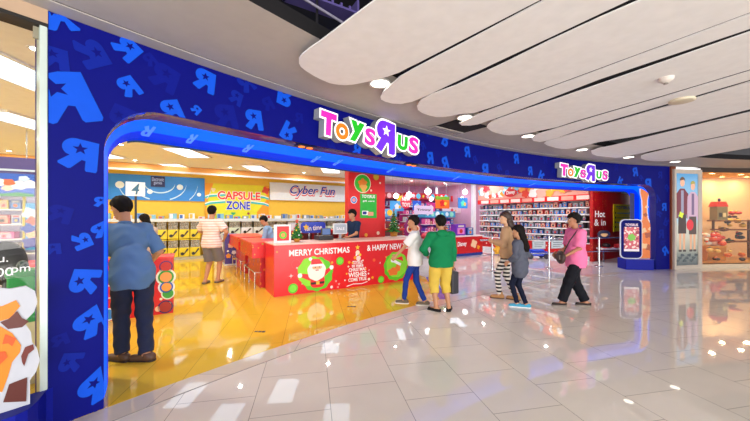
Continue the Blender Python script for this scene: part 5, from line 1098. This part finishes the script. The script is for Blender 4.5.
def union(p, prims, k=.03, grow=0.):
    o = None
    for q in prims:
        d = (cap(p, *q[1:]) if q[0] == 'c' else ell(p, *q[1:]))-grow
        o = d if o is None else smin(o, d, k)
    return o
def ik(a, t, l1, l2, hint):
    a, t, hint = Vector(a), Vector(t), Vector(hint); d = t-a; L = min(d.length, (l1+l2)*.999); d = d.normalized(); x = (l1*l1-l2*l2+L*L)/(2*L); h_ = math.sqrt(max(0, l1*l1-x*x))
    n = (hint-d*hint.dot(d)).normalized(); return a+d*x+n*h_, a+d*L
def person(label, M, H, feet, hands, skin, top, bottom, shoe, hair, lean=(0, 0), head=(0, 0), hip=.92, girth=1., face=True, elb=((-.5, -1, -.2), (.5, -1, -.2)), curl=.7, extra=None, stool=False, hs=1.):
    """faces local +Y; every measure is for a 1.70 m body, scaled to H"""
    s = H/1.7; t = thing('person', label, 'person', M); g = girth
    ly, lx = lean[1], lean[0]; pel = Vector((0, 0, hip)); zs = hip+.50; sh = Vector((lx, ly, zs)); wst = Vector((lx*.35, ly*.35, hip+.14)); chs = Vector((lx*.75, ly*.75, hip+.33))
    J = {}
    for i, q in enumerate((-1, 1)):
        hp = pel+Vector((q*.088*g, 0, -.03)); ft = Vector(feet[i][:3])+Vector((0, 0, .075)); kn, an = ik(hp, ft, .43, .43, (0, 1, .1)); 
        so = sh+Vector((q*.175*(1+(g-1)*.5), 0, -.02)); el, wr = ik(so, Vector(hands[i]), .285, .25, elb[i]); J[q] = (hp, kn, an, so, el, wr)
    torso = [('e', pel+Vector((0, -.012, .0)), (.165*g, .115*g, .13)), ('e', wst, (.137*g, .10*g, .17)), ('e', chs, (.158*g, .112*g, .19)), ('c', sh+Vector((-.145*g, 0, -.03)), sh+Vector((.145*g, 0, -.03)), .062, .062)]
    hy, hp_ = head; Rh = Matrix.Rotation(hy, 3, 'Z') @ Matrix.Rotation(hp_, 3, 'X'); nb = sh+Vector((0, -.005, .03)); hc = sh+Vector((0, .02, .10))+Rh@Vector((0, .015, .115)); RhN = [list(r) for r in Rh]
    hd = lambda x, y, z: hc+Rh@Vector((x*hs, y*hs, z*hs))
    neck = [('c', nb+Vector((0, 0, -.06)), hd(0, -.02, -.07), .056, .052)]
    def leg(q, gr=0.): a = J[q]; return [('c', a[0], a[1], .083*g, .056*g), ('c', a[1], a[2], .054*g, .036), ('e', a[1]*.7+a[2]*.3+Vector((0, -.012, 0)), (.046, .048, .11))]
    def arm(q): a = J[q]; return [('c', a[3], a[4], .048*g, .038*g), ('c', a[4], a[5], .038*g, .026)]
    P_ = []; Fc = []
    def emit(V_, Q): b = sum(len(x) for x in P_); P_.append(V_); Fc.append(Q+b)
    allp = torso+neck+[x for q in (-1, 1) for x in (leg(q) if bottom['len'] < 1.5 else leg(q)[:2])]+arm(-1)+arm(1)
    def foot(q, gr): a = J[q]; an = a[2]; w = feet[0 if q < 0 else 1][3]; d = Vector((sin(-w), cos(-w), 0)); z0 = an.z-.075; b = Vector((an.x, an.y, z0+.04)); return [('c', b-d*.045+Vector((0, 0, .005)), b+d*.12+Vector((0, 0, -.008)), .034+gr, .030+gr), ('c', an, b, .036+gr, .036+gr)]
    allp += foot(-1, 0)+foot(1, 0)
    pts = np.array([list(x) for q in (-1, 1) for x in J[q]]+[list(pel), list(sh), list(hd(0, 0, -.07))]); lo = pts.min(0)-.2; hi = pts.max(0)+.17; lo[2] = -.01
    emit(*surf(lambda p: union(p, allp, .022), lo, hi, .0125))
    # head with face, ears and nose
    hp2 = [('e', hd(0, -.012, .03), (.077*hs, .096*hs, .098*hs), RhN), ('e', hd(0, .022, -.035), (.058*hs, .066*hs, .078*hs), RhN), ('c', hd(0, .078, .012), hd(0, .098, -.018), .010, .0145), ('c', hd(-.02, .076, -.05), hd(.02, .076, -.05), .010, .010), ('e', hd(0, .07, -.088), (.025, .02, .018), RhN), ('c', hd(-.035, .076, .03), hd(.035, .076, .03), .012, .012)]
    ears = [('e', hd(q*.076, -.005, .0), (.012, .024, .034), RhN) for q in (-1, 1)]
    def hf(p):
        d = smin(union(p, hp2, .02), union(p, neck, .02), .02); d = smin(d, union(p, ears, .005), .006)
        for q in (-1, 1): d = np.maximum(d, -(ell(p, hd(q*.031, .094, .012), (.017, .012, .011), RhN)))
        return d
    c = hd(0, 0, 0); emit(*surf(hf, [c.x-.13, c.y-.14, c.z-.19], [c.x+.13, c.y+.14, c.z+.15], .0075))
    # hands: palm, four curled fingers, thumb
    for q in (-1, 1):
        a = J[q]; d = (a[5]-a[4]).normalized(); side = Vector((q*1., 0, 0)); n_ = (side-d*side.dot(d)).normalized(); w = d.cross(n_).normalized()   # w: across the palm
        if w.y < 0: w = -w
        inn = -n_; wr = a[5]; pr = [('c', wr-d*.02, wr+d*.03, .024, .024)]
        for k in range(4):
            o = (k-1.5)*.0195; L = (.060, .072, .078, .068)[k]; b0 = wr+d*.03+w*o*.7; b1 = wr+d*.092+w*o; pr.append(('c', b0, b1, .0135, .0115))
            c1 = curl*.5; c2 = curl*1.25; e1 = b1+(d*cos(c1)+inn*sin(c1))*L*.5; e2 = e1+(d*cos(c2)+inn*sin(c2))*L*.32; e3 = e2+(d*cos(c2*1.35)+inn*sin(c2*1.35))*L*.25
            pr += [('c', b1, e1, .0098, .0090), ('c', e1, e2, .0090, .0082), ('c', e2, e3, .0082, .0075)]
        t0 = wr+d*.025+w*.022; t1 = t0+(d*.55+w*.65+inn*.35).normalized()*.042; t2 = t1+(d*.85+w*.15+inn*.5).normalized()*.042; pr += [('c', t0, t1, .014, .0115), ('c', t1, t2, .0112, .0088)]
        lo_ = np.min([np.minimum(np.array(x[1]), np.array(x[2])) for x in pr], 0)-.025; hi_ = np.max([np.maximum(np.array(x[1]), np.array(x[2])) for x in pr], 0)+.025
        emit(*surf(lambda p: union(p, pr, .006), lo_, hi_, .0048))
    def mk(name, V_, Q, m, par=t):
        me = bpy.data.meshes.new(name); me.from_pydata((V_*s).tolist(), [], Q.tolist()); me.materials.append(m); me.polygons.foreach_set('use_smooth', [True]*len(Q)); me.update(); return link(name, me, par)
    body = mk('body', np.concatenate(P_), np.concatenate(Fc), mat(skin, .55, key='skin'+skin))
    def noise(p, a, f=1.): return a*(np.sin(p[:, 2]*38*f+np.sin(p[:, 0]*23)*2+p[:, 1]*9)*.5+np.sin(p[:, 0]*31*f+p[:, 2]*17+1.3)*.3+np.sin((p[:, 1]+p[:, 2]*.6)*52*f)*.25)
    # top
    hem, slv, infl = top['hem'], top['sleeve'], top.get('t', .016); flare = top.get('flare', 0.)
    tp = [(x[0], x[1], tuple(v+infl for v in x[2])) if x[0] == 'e' else (x[0], x[1], x[2], x[3]+infl, x[4]+infl) for x in torso]
    hz = hip+hem; tp.append(('e', Vector((lx*.1, ly*.1, hip+.0)), ((.165*g+infl+flare), (.118*g+infl+flare), .34)))
    sl = []
    for q in (-1, 1):
        a = J[q]; f = slv; loose = top.get('loose', .012)
        if f <= 1: e = a[3]+(a[4]-a[3])*f; sl.append((('c', a[3], e+(e-a[3]).normalized()*.05, .05*g+loose, .045*g+loose*1.5), e, (a[4]-a[3]).normalized()))
        else: e = a[4]+(a[5]-a[4])*(f-1); sl.append((('c', a[3], a[4], .05*g+loose, .040*g+loose), None, None)); sl.append((('c', a[4], e+(e-a[4]).normalized()*.04, .040*g+loose, .03*g+loose), e, (a[5]-a[4]).normalized()))
    def tf(p):
        d = union(p, tp, .03); d = np.maximum(d, hz-p[:, 2]); d = np.maximum(d, p[:, 2]-(zs+.052)-(np.abs(p[:, 0]-lx) > 9))
        for q_, e, dr in sl:
            k = cap(p, *q_[1:]); k = k if e is None else np.maximum(k, (p-np.array(e, np.float32))@np.array(dr, np.float32)); d = smin(d, k, .025)
        return d+noise(p, top.get('wr', .006))
    lo[2] = max(0, hz-.05); hi2 = hi.copy(); hi2[2] = zs+.12
    o = mk('shirt' if 'name' not in top else top['name'], *surf(tf, lo, hi2, .011), top['m'])
    if 'collar' in top:
        cl = [('c', nb+Vector((0.05*cos(a_), .05*sin(a_), .018+.012*sin(-a_))), nb+Vector((.05*cos(a_+.5), .05*sin(a_+.5), .018+.012*sin(-a_-.5))), .015, .015) for a_ in [k*2*pi/12 for k in range(12)]]
        mk('collar', *surf(lambda p: union(p, cl, .01), [nb.x-.1, nb.y-.1, nb.z-.03], [nb.x+.1, nb.y+.1, nb.z+.07], .008), top['collar'])
    if top.get('hood'):
        c = sh+Vector((0, -.09, .02)); hdp = [('e', c, (.115, .06, .075))]
        mk('hood', *surf(lambda p: union(p, hdp)+noise(p, .006), [c.x-.16, c.y-.1, c.z-.11], [c.x+.16, c.y+.1, c.z+.11], .01), top['m'])
    # trousers
    bf, bi = bottom['len'], bottom.get('t', .012); wide = bottom.get('wide', 0.); lp = [('e', pel+Vector((0, -.012, -.0)), (.165*g+bi*.8, .115*g+bi*.8, .13+bi))]; cuts = []
    LG = {}
    for q in (-1, 1):
        a = J[q]
        if bf <= 1: e = a[0]+(a[1]-a[0])*bf; LG[q] = ([('c', a[0], e+(e-a[0]).normalized()*.06, .083*g+bi, .066*g+bi+wide)], e, (a[1]-a[0]).normalized())
        else: e = a[1]+(a[2]-a[1])*(bf-1); LG[q] = ([('c', a[0], a[1], .083*g+bi, .058*g+bi+wide*.5), ('c', a[1], e+(e-a[1]).normalized()*.05, .058*g+bi+wide*.5, .042+bi+wide)], e, (a[2]-a[1]).normalized())
    def bfn(p):
        d = union(p, lp)
        for q in (-1, 1):
            L_, e, dr = LG[q]; k = np.maximum(union(p, L_, .02), (p-np.array(e, np.float32))@np.array(dr, np.float32)); d = smin(d, k, .02)
        return np.maximum(d, p[:, 2]-(hip+.13))+noise(p, bottom.get('wr', .005), 1.2)
    lo3 = lo.copy(); lo3[2] = .0; hi3 = hi.copy(); hi3[2] = hip+.2
    if not bottom.get('skip'): mk(bottom.get('name', 'trousers'), *surf(bfn, lo3, hi3, .011), bottom['m'])
    # shoes with soles
    for q in (-1, 1):
        a = J[q]; an = a[2]; w = feet[0 if q < 0 else 1][3]; d = Vector((sin(-w), cos(-w), 0)); sd = Vector((d.y, -d.x, 0)); z0 = an.z-.075; b = Vector((an.x, an.y, z0)); hi_ = shoe.get('high', .09)
        sp2 = [('c', b-d*.05+Vector((0, 0, .045)), b+d*.14+Vector((0, 0, .032)), .044, .038), ('c', b-d*.02+Vector((0, 0, .05)), b-d*.01+Vector((0, 0, hi_+.03)), .044, .046)]
        c = b+d*.04; L_ = [c.x-.2, c.y-.2, z0-.005]; U_ = [c.x+.2, c.y+.2, z0+hi_+.06]; op_ = shoe.get('open')
        def sf(p):
            k = union(p, sp2, .02); k = np.maximum(k, z0+.012-p[:, 2]); k = np.maximum(k, p[:, 2]-z0-hi_)
            if op_: k = np.maximum(k, -np.maximum(((p-np.array(c, np.float32))@np.array(d, np.float32))-.02, .02-(p[:, 2]-z0)+0) if False else ((p[:, 2]-z0)-.05-.02*((p-np.array(c, np.float32))@np.array(d, np.float32) > 0)))
            return k
        so = mk('shoe', *surf(sf, L_, U_, .008), shoe['m'])
        sp3 = [('c', b-d*.05+Vector((0, 0, .012)), b+d*.145+Vector((0, 0, .012)), .047, .043)]
        mk('sole', *surf(lambda p: np.maximum(union(p, sp3), np.maximum(p[:, 2]-z0-.022, z0+.001-p[:, 2])), L_, [U_[0], U_[1], z0+.05], .008), shoe['sole'], so)
    # hair
    if hair:
        st_ = hair['style']; hm = hair['m']; k_ = hair.get('vol', .014)
        hp3 = [('e', hd(0, -.014, .04), ((.079+k_)*hs, (.096+k_)*hs, (.094+k_)*hs), RhN)]
        inv = np.array(Rh.transposed(), np.float32); hcn = np.array(hc, np.float32)
        if st_ in ('long', 'pony'): hp3 += [('c', hd(0, -.06, 0), hd(0, -.085, -.12), .075, .06)]
        tail = []
        if st_ == 'long': tail = [('c', hd(0, -.08, -.08), sh+Vector((0, -.13, -.10)), .075, .07), ('c', sh+Vector((0, -.13, -.10)), sh+Vector((.0, -.14, -.20)), .07, .045)]
        if st_ == 'pony': tail = [('c', hd(0, -.10, .03), hd(0, -.15, -.04), .03, .04), ('c', hd(0, -.15, -.04), hd(0, -.13, -.22), .045, .025)]
        def hr(p):
            q = (p-hcn)@inv.T/hs; d = union(p, hp3, .03)
            lim = np.where(q[:, 1] > .035, .062-(q[:, 1]-.035)*.15, np.where(q[:, 1] > -.02, .0+(q[:, 1]+.02)*.9, -.055 if st_ == 'short' else -.09)); d = np.maximum(d, (lim-q[:, 2])*.8)
            if tail: d = smin(d, union(p, tail, .03), .02)
            return d+.003*np.sin(q[:, 0]*140+q[:, 2]*30)+.002*np.sin(q[:, 1]*120)
        c = hd(0, 0, 0); dz = {'short': .12, 'long': .42, 'pony': .33}[st_]
        mk('hair', *surf(hr, [c.x-.2, c.y-.26, c.z-dz], [c.x+.2, c.y+.2, c.z+.2], .009), hm)
    if face:
        for q in (-1, 1):
            p_ = hd(q*.031, .084, .012); mb = MB(); mb.ball(tuple(p_*s), (.0145*s, .008*s, .0075*s), mat('f0ece6', .3), 12, 8); e_ = mb.build('eye', t)
            p_ = hd(q*.031, .0895, .012); mb = MB(); mb.ball(tuple(p_*s), (.0065*s, .0045*s, .0068*s), mat('1c120c', .2), 10, 6); mb.build('iris', e_)
            mb = MB(); mb.tube(tuple(hd(q*.016, .090, .034)*s), tuple(hd(q*.046, .082, .036)*s), .0042*s, mat('1a120e', .8), n=8); mb.build('eyebrow', t)
        mb = MB(); mb.tube(tuple(hd(-.02, .086, -.052)*s), tuple(hd(.02, .086, -.052)*s), .0048*s, mat('a85a4c', .5), n=8); mb.build('mouth', t)
    t['j'] = 0; del t['j']
    return t, s, J, sh, hd
def place(px, py, deg): return Matrix.Translation(gp(px, py)) @ Matrix.Rotation(math.radians(deg), 4, 'Z')
SK = 'c08a68'; m_hair = mat('120d0b', .75, spec=.2, key='black_hair'); m_brn = mat('3a241a', .5, key='brown_hair')
m_denim = mat('54769c', .85, key='denim_shirt'); m_jean = mat('1b2440', .85, key='dark_jeans')
def cloth(c): return mat(c, .85, spec=.2)
# man in denim by the blue column
person('man in a blue denim shirt and dark jeans by the blue column, back turned', place(133, 361, 40), 1.66, [(-.09, .07, 0, .7), (.11, -.09, 0, .9)], [(-.28, .12, .84), (.16, .30, .98)], SK,
 {'m': m_denim, 'hem': -.14, 'sleeve': 1.0, 't': .022, 'loose': .016, 'wr': .010, 'flare': .0, 'collar': m_denim}, {'m': m_jean, 'len': 1.97, 't': .012, 'wide': .012, 'wr': .008}, {'m': mat('5c4230', .5), 'sole': mat('2a1c14', .6)}, {'style': 'short', 'm': m_hair, 'vol': .016}, lean=(-.06, .19), head=(.7, -.3), girth=1.08, elb=((-.6, -1, -.1), (.75, -.8, -.3)))
# man in striped shirt
m_str = stripe_mat('striped_tee', 'e6ddda', 'd89a8a', 5.5, 'Z', .86, .85)
person('man in a pale striped shirt and grey shorts walking into the shop', place(211.5, 283, -4), 1.68, [(-.10, -.08, 0, .1), (.12, .06, 0, -.2)], [(-.20, .28, 1.10), (.22, .16, 1.02)], SK,
 {'m': m_str, 'hem': -.10, 'sleeve': .75, 't': .03, 'loose': .03, 'wr': .006, 'flare': .015}, {'m': cloth('77757a'), 'len': .92, 't': .022, 'wide': .02, 'name': 'shorts'}, {'m': cloth('8a7a6c'), 'sole': mat('4a4038', .6), 'high': .05}, {'style': 'short', 'm': m_hair, 'vol': .02}, girth=1.1, elb=((-1, -.6, 0), (1, -.6, 0)))
# boy in white
person('boy in a white T-shirt and blue jeans walking towards the counter', place(415, 304.5, 78), 1.46, [(.02, .22, 0, -.0), (-.02, -.20, 0, .1)], [(-.14, .36, .98), (.20, .02, .86)], 'b98562',
 {'m': cloth('e6e4e2'), 'hem': -.13, 'sleeve': .85, 't': .03, 'loose': .035, 'flare': .02}, {'m': cloth('1f3a8a'), 'len': 1.95, 't': .006}, {'m': cloth('6a5f50'), 'sole': mat('d8d0c0', .5)}, {'style': 'short', 'm': m_hair, 'vol': .016}, head=(.15, -.02), girth=.9, elb=((-.3, -1, -.3), (.4, -1, -.2)), hs=1.05)
# boy in green
tg = person('boy in a green hooded top and yellow shorts carrying a dark bag, back turned', place(441, 310.5, 6), 1.46, [(-.10, -.03, 0, .75), (.14, -.03, 0, -.5)], [(-.22, .20, 1.02), (.28, .10, .80)], 'b98562',
 {'m': cloth('0f7a4a'), 'hem': -.10, 'sleeve': 1.85, 't': .03, 'loose': .024, 'hood': True, 'name': 'hooded_top'}, {'m': cloth('d2b44c'), 'len': 1.42, 't': .02, 'wide': .016, 'name': 'shorts'}, {'m': cloth('1e1a1a'), 'sole': mat('1a1614', .6), 'high': .055}, {'style': 'short', 'm': m_hair, 'vol': .018}, head=(.35, -.02), girth=1.2, face=True, elb=((-1, -.8, -.2), (1, -.5, -.1)), hs=1.06)
# bag in his right hand
tw, s_, J_, sh_, hd_ = tg; w_ = tw.matrix_world; wr = J_[1][5]; hw = w_ @ Vector(((wr.x)*s_, wr.y*s_, (wr.z-.075)*s_))
t = thing('shopping_bag', 'dark grey shopping bag hanging from the right hand of the boy in green', 'bag', Matrix.Translation((hw.x, hw.y, hw.z-.44)) @ Matrix.Rotation(.5, 4, 'Z'))
mb = MB(); mb.box((-.07, -.055, 0), (.075, .055, .36), mat('2e2e36', .5)); mb.build('sack', t, bevel=.02); mb = MB()
for y in (-.03, .03): mb.path([(-.04, y, .35), (-.02, 0, .44), (.02, 0, .44), (.04, y, .35)], .006, mat('1c1c22', .5))
mb.build('handles', t)
# woman in beige with striped leggings
m_lg = stripe_mat('striped_leggings', '201c1e', 'e8e2d8', 4.6, 'Z', .5, .85)
person('woman with long brown hair in a beige top and black-and-white striped leggings', place(507, 299, 62), 1.53, [(-.02, .14, 0, .1), (.0, -.16, 0, -.15)], [(-.10, .24, 1.17), (.12, .22, 1.14)], 'd8aa88',
 {'m': cloth('c8a27c'), 'hem': -.08, 'sleeve': 1.9, 't': .03, 'loose': .03, 'wr': .009, 'name': 'fur_jacket'}, {'m': m_lg, 'len': 1.95, 't': .006, 'name': 'leggings'}, {'m': cloth('b98a5c'), 'sole': mat('6a4a30', .6), 'high': .14}, {'style': 'long', 'm': m_brn, 'vol': .018}, head=(.3, -.05), girth=.93, elb=((-.6, -1, -.4), (.6, -1, -.4)))
# girl in grey
person('girl in a grey tunic and navy leggings wearing blue sneakers beside the woman in beige', place(520, 307.5, 38), 1.30, [(-.02, .05, 0, .55), (.08, -.10, 0, .6)], [(-.2, .16, .98), (.22, .10, .92)], 'c89470',
 {'m': cloth('565a68'), 'hem': -.26, 'sleeve': 1.7, 't': .035, 'loose': .028, 'flare': .018, 'wr': .009, 'name': 'tunic'}, {'m': cloth('161b30'), 'len': 1.95, 't': .006, 'name': 'leggings'}, {'m': cloth('4aa0c0'), 'sole': mat('e8e8e8', .5)}, {'style': 'long', 'm': m_hair, 'vol': .02}, head=(.3, -.1), girth=.92, hs=1.1)
mb = MB()
# woman in pink
tp_ = person('woman in a pink polo shirt and black trousers striding left', place(575.5, 306, 84), 1.50, [(-.02, .26, 0, .0), (.03, -.20, 0, -.1)], [(-.12, .22, .98), (.13, .26, 1.0)], 'b47c5c',
 {'m': cloth('f07aa8'), 'hem': -.17, 'sleeve': .9, 't': .03, 'loose': .035, 'flare': .01, 'wr': .007, 'name': 'polo_shirt', 'collar': cloth('f07aa8')}, {'m': cloth('16171f'), 'len': 1.93, 't': .018, 'wide': .022}, {'m': cloth('3a3230'), 'sole': mat('8a8078', .6), 'high': .06}, {'style': 'short', 'm': m_hair, 'vol': .026}, head=(-.05, -.02), girth=1.14, elb=((-.2, -1, -.3), (.3, -1, -.3)))
tw, s_, J_, sh_, hd_ = tp_; t = thing('shoulder_bag', 'dark brown shoulder bag worn in front by the woman in pink', 'bag', tw.matrix_world @ Matrix.Translation((-.05*s_, .29*s_, .93*s_)))
mb = MB(); mb.ball((0, 0, 0), (.12, .06, .11), mat('3c2c26', .6)); mb.box((-.08, .04, -.03), (.08, .065, .05), mat('52403a', .6)); mb.build('pouch', t); mb = MB()
mb.path([(-.05, -.02, .08), (-.14, -.08, .30), (-.13, -.20, .46), (.0, -.33, .50), (.12, -.40, .30)], .010, mat('2a1e1a', .6)); mb.build('strap', t)
# cashier
person('cashier in a dark blue shirt standing behind the counter under the red pillar', Matrix.Translation(uv(u_at(353.5, 7.15), 7.15)) @ Matrix.Rotation(math.radians(140), 4, 'Z'), 1.62, [(-.1, 0, 0, .1), (.1, 0, 0, -.1)], [(-.14, .34, 1.06), (.16, .32, 1.05)], 'c08a68',
 {'m': cloth('1c2f4e'), 'hem': -.1, 'sleeve': .8, 't': .02, 'loose': .02}, {'m': cloth('1c1c26'), 'len': 1.95}, {'m': cloth('1c1a1a'), 'sole': mat('1a1614', .6)}, {'style': 'short', 'm': m_hair, 'vol': .026}, head=(-.15, -.12))
# seated man in pale blue behind the side wing
person('dark-haired man in a pale blue shirt bent over the far checkout wing', Matrix.Translation(uv(u_at(273, 8.1), 8.1)) @ Matrix.Rotation(math.radians(100), 4, 'Z'), 1.5, [(-.1, .05, 0, .1), (.1, -.05, 0, -.1)], [(-.12, .42, 1.0), (.14, .38, .98)], 'c08a68',
 {'m': cloth('8ab4dc'), 'hem': -.1, 'sleeve': 1.7, 't': .02, 'loose': .02}, {'m': cloth('2a3350'), 'len': 1.95}, {'m': cloth('1c1a1a'), 'sole': mat('1a1614', .6)}, {'style': 'short', 'm': m_hair, 'vol': .02}, lean=(0, .16), head=(.1, -.5), hip=.90)
# shopper half hidden behind the man in denim
person('dark-haired shopper half hidden behind the man in denim', Matrix.Translation(Vector(((146-375)/F*6.4, 6.4, 0))) @ Matrix.Rotation(math.radians(60), 4, 'Z'), 1.5, [(-.1, .05, 0, .1), (.1, -.05, 0, -.1)], [(-.2, .3, 1.0), (.2, .3, .98)], 'c89470',
 {'m': cloth('c8b8a8'), 'hem': -.1, 'sleeve': 1.7, 't': .02, 'loose': .02}, {'m': cloth('2a2a38'), 'len': 1.95}, {'m': cloth('1c1a1a'), 'sole': mat('1a1614', .6)}, {'style': 'long', 'm': m_hair, 'vol': .02}, head=(.1, -.3))

# boxed toys past the 300 nearest ones: one mass of far stock
bpy.context.view_layer.update()
tb = sorted([o for o in bpy.data.objects if o.name.split('.')[0] == 'toy_box' and 'group' in o], key=lambda o: o.matrix_world.translation.length)
mb = MB()
for o in tb[285:]:
    M = o.matrix_world.copy(); me = o.data
    vs = [M @ v.co for v in me.vertices]; by = {}
    for p in me.polygons: by.setdefault(p.material_index, []).append(list(p.vertices))
    for i, fs in by.items():
        us = sorted({k for f in fs for k in f}); mp = {k: n for n, k in enumerate(us)}; mb.add([vs[k] for k in us], [[mp[k] for k in f] for f in fs], me.materials[i])
    bpy.data.objects.remove(o)
if mb.v: tag(mb.build('far_toy_stock'), 'far mass of small boxed toys deep in the shop', 'toys', kind='stuff')
